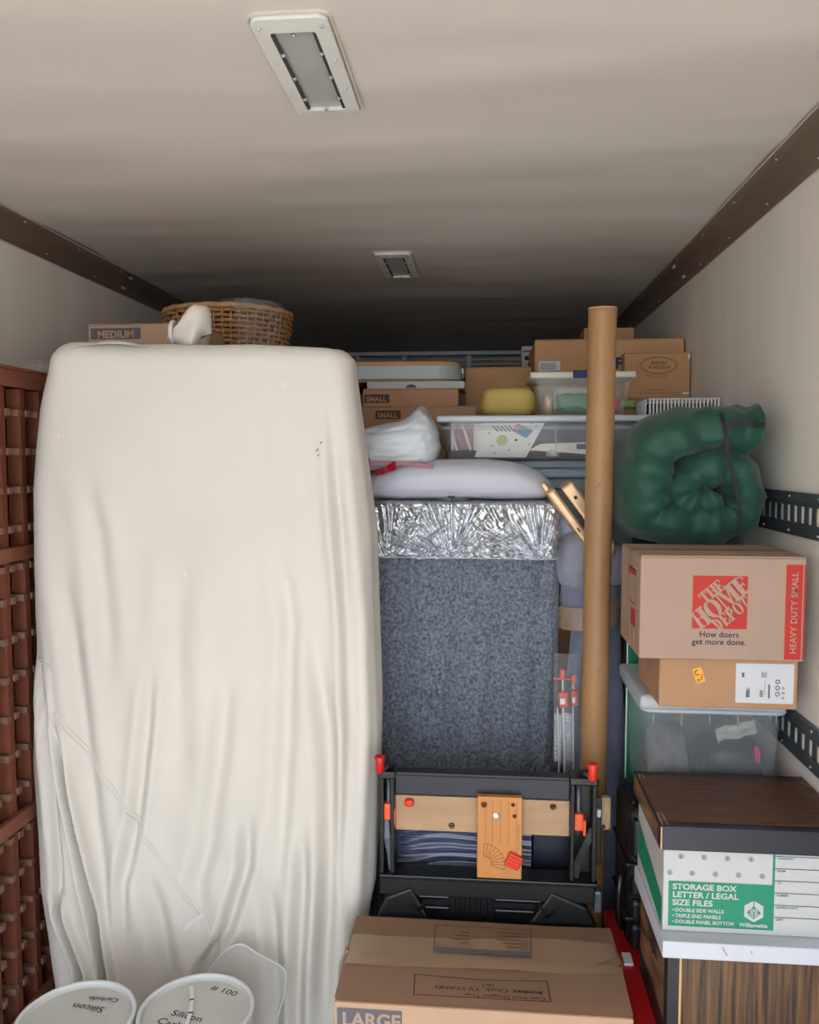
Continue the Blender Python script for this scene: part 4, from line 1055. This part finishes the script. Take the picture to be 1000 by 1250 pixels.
slab_thing('paper_sheet', 'bright white folded paper at the left end inside the flat tote', 'paper', 'paper', [(-.115,1.80),(-.01,1.80),(.01,1.896),(-.115,1.896)], 2.935)
slab_thing('envelope', 'white envelope with a printed label lying inside the flat tote', 'envelope', 'paper', [(.16,1.80),(.38,1.785),(.37,1.828),(.20,1.822)], 2.915, extra=lambda t: (lambda bm: (rect(bm, front(0,2.915,0), .325, .362, 1.803, 1.822, .001), obj('printed_label', bm, 'inkgray', t, norm=False)))(B()))
slab_thing('dark_folder', 'dark grey folder standing inside the flat tote', 'folder', 'inkgray', [(.18,1.835),(.70,1.80),(.70,1.895),(.215,1.895)], 2.95)
bm = B(); lathe(bm, [(.016,0),(.024,0),(.024,.022),(.016,.022),(.016,0)], (.245,2.935,1.778), 20); inside('tape_roll', 'small roll of cream tape inside the flat tote', 'tape', bm, 'totelid2', True)
bm = B(); grid(bm, lambda u, v: (-.105+.07*u, 2.925+.012*math.sin(u*9+v*4), 1.80+.09*v), 16, 12); bmesh.ops.solidify(bm, geom=bm.faces[:], thickness=.001); inside('crumpled_film', 'crumpled beige film at the end of the flat tote', 'film', bm, 'pink', True)

cb = thing('storage_tote', 'small clear bin with a cream lid holding green and pink packages', 'tote', (.35, 3.1, 1.922))
bm = B(); taper_shell(bm, .185, .525, 2.985, 3.27, 1.923, 2.058, .024, .02); obj('body', bm, 'cleartote2', cb, smooth=True)
bm = B(); bx(bm, .165, .535, 2.966, 3.285, 2.056, 2.078, .005, 2); obj('lid', bm, 'totelid2', cb)
bm = B(); bx(bm, .315, .365, 2.958, 2.97, 2.055, 2.082, .003, 2); obj('latch', bm, 'inkblue', cb)
box_obj('corner_rib', 'cleartote2', cb, .253, .257, 2.984, 2.99, 1.94, 2.05)
bm = B(); blob(bm, (.335,3.07,1.972), (.075,.05,.036), e=3, amp=.12); inside('green_package', 'shiny green package inside the small clear bin', 'package', bm, 'greenbag', True)
bm = B(); blob(bm, (.462,3.06,1.968), (.026,.036,.032), e=2.2, amp=.3); inside('pink_package', 'hot pink package inside the small clear bin', 'package', bm, 'magenta', False)
bm = B(); blob(bm, (.238,3.10,1.972), (.018,.036,.038), e=3, amp=.2); inside('gold_package', 'gold foil package inside the small clear bin', 'package', bm, 'gold', True)
bm = B(); blob(bm, (.33,3.14,2.02), (.07,.05,.02), e=3, amp=.2); inside('cream_package', 'cream wrapped package on top in the small clear bin', 'package', bm, 'totelid2', True)

bm = B(); blob(bm, (.092,3.12,1.979), (.102,.10,.057), e=3.6, amp=.03, fs=2); yp = thing('cushion', 'mustard yellow cushion on the flat tote lid beside the small clear bin', 'cushion', (.095,3.13,1.922)); obj('cushion_body', bm, 'yellow', yp, smooth=True)
bm = B(); tube(bm, [(.095+.094*math.cos(a*PI/18), 3.13+.10*math.sin(a*PI/18), 1.955) for a in range(36)], .0028, 5, closed=True); obj('piping', bm, 'yellow', yp, smooth=True)

carton('plain brown cardboard box at the bottom of the rear pile behind the bins', -.14, .83, 3.33, 4.55, 0, 1.80, 'carddark', tape=False)
carton('upright plain cardboard box behind the yellow cushion', -.083, .213, 3.73, 3.95, 1.801, 2.18, 'card', tape=False)
bgx = carton('wide cardboard box with a blue letter P and a white packing list', .219, .846, 3.60, 4.08, 1.801, 2.281, 'card', tape=False)
f = front(0, 3.60, 0)
bm = B(); poly(bm, f, [(.235,2.145),(.328,2.150),(.328,2.189),(.237,2.189)], .001); obj('packing_list', bm, 'label', bgx, norm=False)
bm = B()
for k in range(6): rect(bm, f, .243, .308, 2.153+.005*k, 2.155+.005*k, .0015)
obj('list_print', bm, 'inkgray', bgx, norm=False)
lettering(bgx, 'P', front(.560, 3.60, 2.155), .066, 'inkblue', bold=.04, d=.001)
carton('small brown cardboard box on top of the wide box with the letter P', .452, .676, 3.82, 4.0, 2.282, 2.362, 'carddark', tape=False)
wbk = thing('white_box', 'narrow white printed box standing beside the wide cardboard box at the back', 'box', (.19, 4.25, 1.801))
box_obj('body', 'boxwhite', wbk, .19, .252, 4.2, 4.3, 1.802, 2.335, .002)
f = front(0, 4.2, 0)
bm = B(); rect(bm, f, .197, .25, 2.306, 2.314, .001); obj('red_band', bm, 'hdred', wbk, norm=False)
bm = B(); rect(bm, f, .205, .24, 2.265, 2.285, .001); stroke(bm, f, ell(.235,2.245,.012,.015,10), .004, .001, closed=True); obj('black_print', bm, 'ink', wbk, norm=False)
carton('brown cardboard box filling the space under the tea box', .40, .848, 3.335, 3.575, 1.801, 1.925, 'carddark', tape=False)
pb_ = carton('flat brown box with a green band and printed lettering under the tea box', .54, .846, 3.33, 3.58, 1.926, 2.012, 'card2', tape=False)
f = front(0, 3.33, 0)
bm = B(); rect(bm, f, .541, .60, 1.972, 2.0, .001); obj('green_band', bm, 'giftgreen', pb_, norm=False)
lettering(pb_, 'prime', front(.550, 3.33, 1.966), .021, 'ink', bold=.02, d=.0015)
tbx = carton('brown cardboard box with an oval BARNES & WATSON mark', .582, .848, 3.50, 3.578, 2.013, 2.210, 'card', tape=False)
f = front(.018, 3.50, .011); ox, oz = .703, 2.145
bm = B()
for s in (1, .92): stroke(bm, f, [(ox+.076*s*math.cos(a*PI/18)*(1.04 if a in (0,18) else 1), oz+.034*s*math.sin(a*PI/18)) for a in range(36)], .0018, .001, closed=True)
for z, a, b in ((2.106,.65,.75),(2.100,.66,.745),(2.093,.665,.74),(2.043,.65,.745),(2.030,.62,.80),(2.128,.686,.72)): rect(bm, f, a, b, z, z+.0014, .001)
obj('oval_mark', bm, 'inkbrown', tbx, norm=False)
lettering(tbx, 'BARNES', front(.690, 3.50, 2.160), .018, 'inkdark', bold=.01, d=.001)
lettering(tbx, '& WATSON', front(.682, 3.50, 2.142), .018, 'inkdark', bold=.01, d=.001, sx=.92)
for x0, x1, z0, z1 in ((.820,.829,2.17,2.19),(.80,.83,2.025,2.034)):
    bm = B(); rect(bm, f, x0, x1, z0, z1, .001); obj('white_tape', bm, 'edgewhite', tbx, norm=False)
# wire basket
wbq = thing('wire_basket', 'white wire basket on the flat tote lid behind the green sleeping bag', 'basket', (.71, 3.16, 1.922))
for x0, x1, z in ((.585,.843,1.986),(.585,.843,1.926)):
    bm = B(); tube(bm, [(x0+.012,3.05,z),(x1,3.05,z),(x1,3.28,z),(x0,3.28,z)], .0028, 6, closed=True); obj('rim_wire', bm, 'wire', wbq)
for k in range(20):
    x = .60+.0127*k; box_obj('wire', 'edgewhite', wbq, x-.003, x+.003, 3.048, 3.053, 1.926, 1.986)
for k in range(8): box_obj('wire', 'edgewhite', wbq, .588, .592, 3.07+.025*k, 3.076+.025*k, 1.926, 1.986)
box_obj('base_wires', 'wire', wbq, .592, .84, 3.056, 3.275, 1.9225, 1.926)
box_obj('liner', 'dark', wbq, .605, .835, 3.075, 3.27, 1.927, 1.972)

# SMALL boxes
carton('brown cardboard box at the bottom under the two SMALL boxes', -.60, -.15, 3.35, 3.9, 0, 1.82, 'carddark', tape=False)
for label, x0, x1, y0, y1, z0, z1, tx in (('cardboard box marked SMALL, lower of the two stacked', -.497,-.029,3.35,3.72,1.821,1.984,-.437),('cardboard box marked SMALL, upper of the two stacked', -.497,-.103,3.38,3.72,1.985,2.058,-.487)):
    s_ = carton(label, x0, x1, y0, y1, z0, z1, 'carddark', 'moving boxes marked SMALL', tape=False)
    zt_ = z1-.046 if z0 < 1.9 else z1-.052
    bm = B(); rect(bm, front(0,y0,0), tx-.004, tx+.100, zt_-.006, zt_+.029, .001); obj('label_block', bm, 'inkdark', s_, norm=False)
    lettering(s_, 'SMALL', front(tx+.004, y0, zt_), .029, 'carddark', bold=.03, d=.0018)
    bm = B(); rect(bm, front(0,y0,0), x1-.024, x1-.020, z0, z1-.006, .001); obj('corner_line', bm, 'carddark', s_, norm=False)
wp = thing('white_box', 'flat white box lying on the upper SMALL box', 'box', (-.28, 3.55, 2.059))
box_obj('body', 'boxwhite', wp, -.485, -.078, 3.41, 3.7, 2.0595, 2.09, .003)
bm = B(); poly(bm, front(0,3.41,0), ell(-.30,2.064,.022,.014,14,0,PI), .001); obj('green_mark', bm, 'boxink', wp, norm=False)
# grey rimmed folding table
tt = thing('folding_table', 'grey rimmed table top with rounded corner lying on the flat white box', 'table', (-.35, 3.8, 2.091))
def plate(x0, x1, y0, y1, z0, z1, r, name, m):
    bm = B(); pts = rrect(x0, x1, y0, y1, r, 8)
    a = [bm.verts.new((u, v, z0)) for u, v in pts]; b = [bm.verts.new((u, v, z1)) for u, v in pts]
    bm.faces.new(a[::-1]); bm.faces.new(b)
    for i in range(len(a)): bm.faces.new((a[i], a[(i+1)%len(a)], b[(i+1)%len(b)], b[i]))
    return obj(name, bm, m, tt)
plate(-.62, -.105, 3.46, 4.1, 2.092, 2.104, .10, 'under_frame', 'carddark'); plate(-.635, -.095, 3.445, 4.115, 2.104, 2.158, .11, 'rim', 'tablegray'); plate(-.63, -.10, 3.45, 4.11, 2.158, 2.176, .105, 'top', 'card')
for k in range(6): box_obj('rim_clip', 'edgewhite', tt, -.098, -.087, 3.56+.09*k, 3.60+.09*k, 2.135, 2.158, .002)

# boxes behind the drop cloth
carton('large brown cardboard box hidden behind the draped furniture carrying basket and MEDIUM box', -1.385, -.63, 2.70, 3.9, 0, 2.10, 'carddark', tape=False)
mb_ = carton('cardboard box marked MEDIUM behind the top of the drop cloth', -1.41, -1.0, 2.85, 3.12, 2.101, 2.249, 'cardmedium', tape=False)
bm = B(); rect(bm, front(0,2.85,0), -1.40, -1.215, 2.195, 2.235, .001); obj('label_block', bm, 'inkgray', mb_, norm=False)
lettering(mb_, 'MEDIUM', front(-1.375, 2.85, 2.200), .036, 'cardlarge', bold=.03, d=.0018)
wk = thing('wicker_basket', 'round brown wicker basket in clear plastic wrap behind the drop cloth', 'basket', (-1.105, 3.52, 2.101))
bcx, bcy = -1.105, 3.52
def bpt(a, z, o=0):
    s = 1+.22*(z-2.101)/.29; return Vector((bcx+(.222*s+o)*math.cos(a), bcy+(.215*s+o)*math.sin(a), z))
bm = B()
for r_ in range(14):
    z = 2.108+.0202*r_
    tube(bm, [bpt(k*2*PI/96, z+.002*noise3(k*.3, r_, 0), (.007*(1 if (k//2+r_)%2 else -1))) for k in range(96)], .0078, 6, closed=True)
obj('weave', bm, 'wicker', wk, smooth=True)
for k in range(48):
    a = 2*PI*(k+.5)/48; bm = B(); tube(bm, [bpt(a, 2.102), bpt(a, 2.25), bpt(a, 2.385)], .0045, 5); obj('stake', bm, 'wickerlight', wk, smooth=True)
bm = B(); tube(bm, [bpt(k*2*PI/80, 2.39+.002*math.sin(k*1.6)) for k in range(80)], .0115, 8, closed=True); obj('rim', bm, 'wickerlight', wk, smooth=True)
bm = B(); lathe(bm, [(.0001,0),(.215,0),(.222,.006),(.0001,.006)], (bcx,bcy,2.1015), 32); obj('base', bm, 'wicker', wk)
bm = B(); grid(bm, lambda u, v: bpt(PI*1.62+.75*u, 2.13+.285*v, .024+.010*noise3(math.cos(2*PI*u)*8, math.sin(2*PI*u)*8, v*6)), 50, 20); obj('plastic_wrap', bm, 'filmdim', wk, smooth=True)
bm = B(); blob(bm, (bcx+.10,bcy-.04,2.405), (.12,.14,.03), amp=.35, fs=3); obj('plastic_wrap', bm, 'filmdim', wk, smooth=True)

# ------------------------------------------------------------------ buckets
def bucket(cx, cy, h, r, label):
    t = thing('bucket', label, 'bucket', (cx, cy, 0), 'white lidded buckets in front of the drop cloth')
    bm = B(); lathe(bm, [(r*.82,0),(r*.84,.004),(r*.96,h-.05),(r*.985,h-.05),(r*.985,h-.035),(r*.96,h-.03),(r*.97,h-.012)], (cx,cy,0), 64); obj('body', bm, 'bucket', t, smooth=True)
    ld = None
    bm = B(); lathe(bm, [(r*.99,h-.02),(r,h-.016),(r*1.002,h-.004),(r*.985,h+.002),(r*.955,h+.002),(r*.94,h-.003),(r*.93,h-.0085),(r*.9,h-.009),(.0001,h-.0095)], (cx,cy,0), 72); ld = obj('lid', bm, 'bucketlid', t, smooth=True)
    bm = B(); tube(bm, [(cx+r*.975*math.cos(k*PI/36), cy+r*.975*math.sin(k*PI/36), h) for k in range(72)], .0062, 8, closed=True); obj('lid_rim', bm, 'bucketrim', ld, smooth=True)
    return t, ld
def hand(ld, body, x, y, z, ang, size, sx=1.15):
    lettering(ld, body, Fr((x,y,z), (math.cos(ang),math.sin(ang),0), (-math.sin(ang),math.cos(ang),0)), size, 'ink', bold=.004, sx=sx, name='handwriting')
t1, l1 = bucket(-1.018, 1.899, .36, .145, 'white bucket whose lid has upside-down handwriting reading Silicon Carbide')
hand(l1, 'Silicon', -.965, 1.955, .3515, PI-.10, .030); hand(l1, 'Carbide', -.945, 1.992, .3515, PI-.02, .022)
t2, l2 = bucket(-.724, 1.955, .36, .145, 'white bucket whose lid is marked #100 with a white streak')
hand(l2, 'Silicon', -.79, 1.944, .3505, -.22, .03); hand(l2, 'Carbide', -.815, 1.912, .3505, -.22, .031); hand(l2, '# 100', -.722, 2.052, .3505, -.3, .028, 1.2)
bm = B(); stroke(bm, topf(0,0,.3505), [(-.772,2.05),(-.752,2.0),(-.738,1.95),(-.725,1.87)], .010, .006); obj('white_streak', bm, 'edgewhite', l2, norm=False)  # white streak running across the lid

# clear plastic lid leaning behind the bucket
cl = thing('clear_lid', 'clear plastic container lid leaning on the drop cloth behind the bucket marked 100', 'lid', (-.68, 2.2, 0))
out = [(-.84,.03),(-.835,.17),(-.80,.262),(-.745,.335),(-.695,.360),(-.64,.338),(-.566,.305),(-.555,.27),(-.57,.20),(-.61,.10),(-.64,.03)]
out = crom(out+[out[0]], 5)[:-1]; Y_ = lambda z: 2.145+.10*z/.36
bm = B(); a = [bm.verts.new((p.x, Y_(p.y), p.y)) for p in out]; bm.faces.new(a); bmesh.ops.solidify(bm, geom=bm.faces[:], thickness=.002); obj('sheet', bm, 'clearlid', cl)
bm = B(); tube(bm, [(p.x, Y_(p.y)-.002, p.y) for p in out], .0034, 6, closed=True); obj('rim', bm, 'totelid', cl, smooth=True)
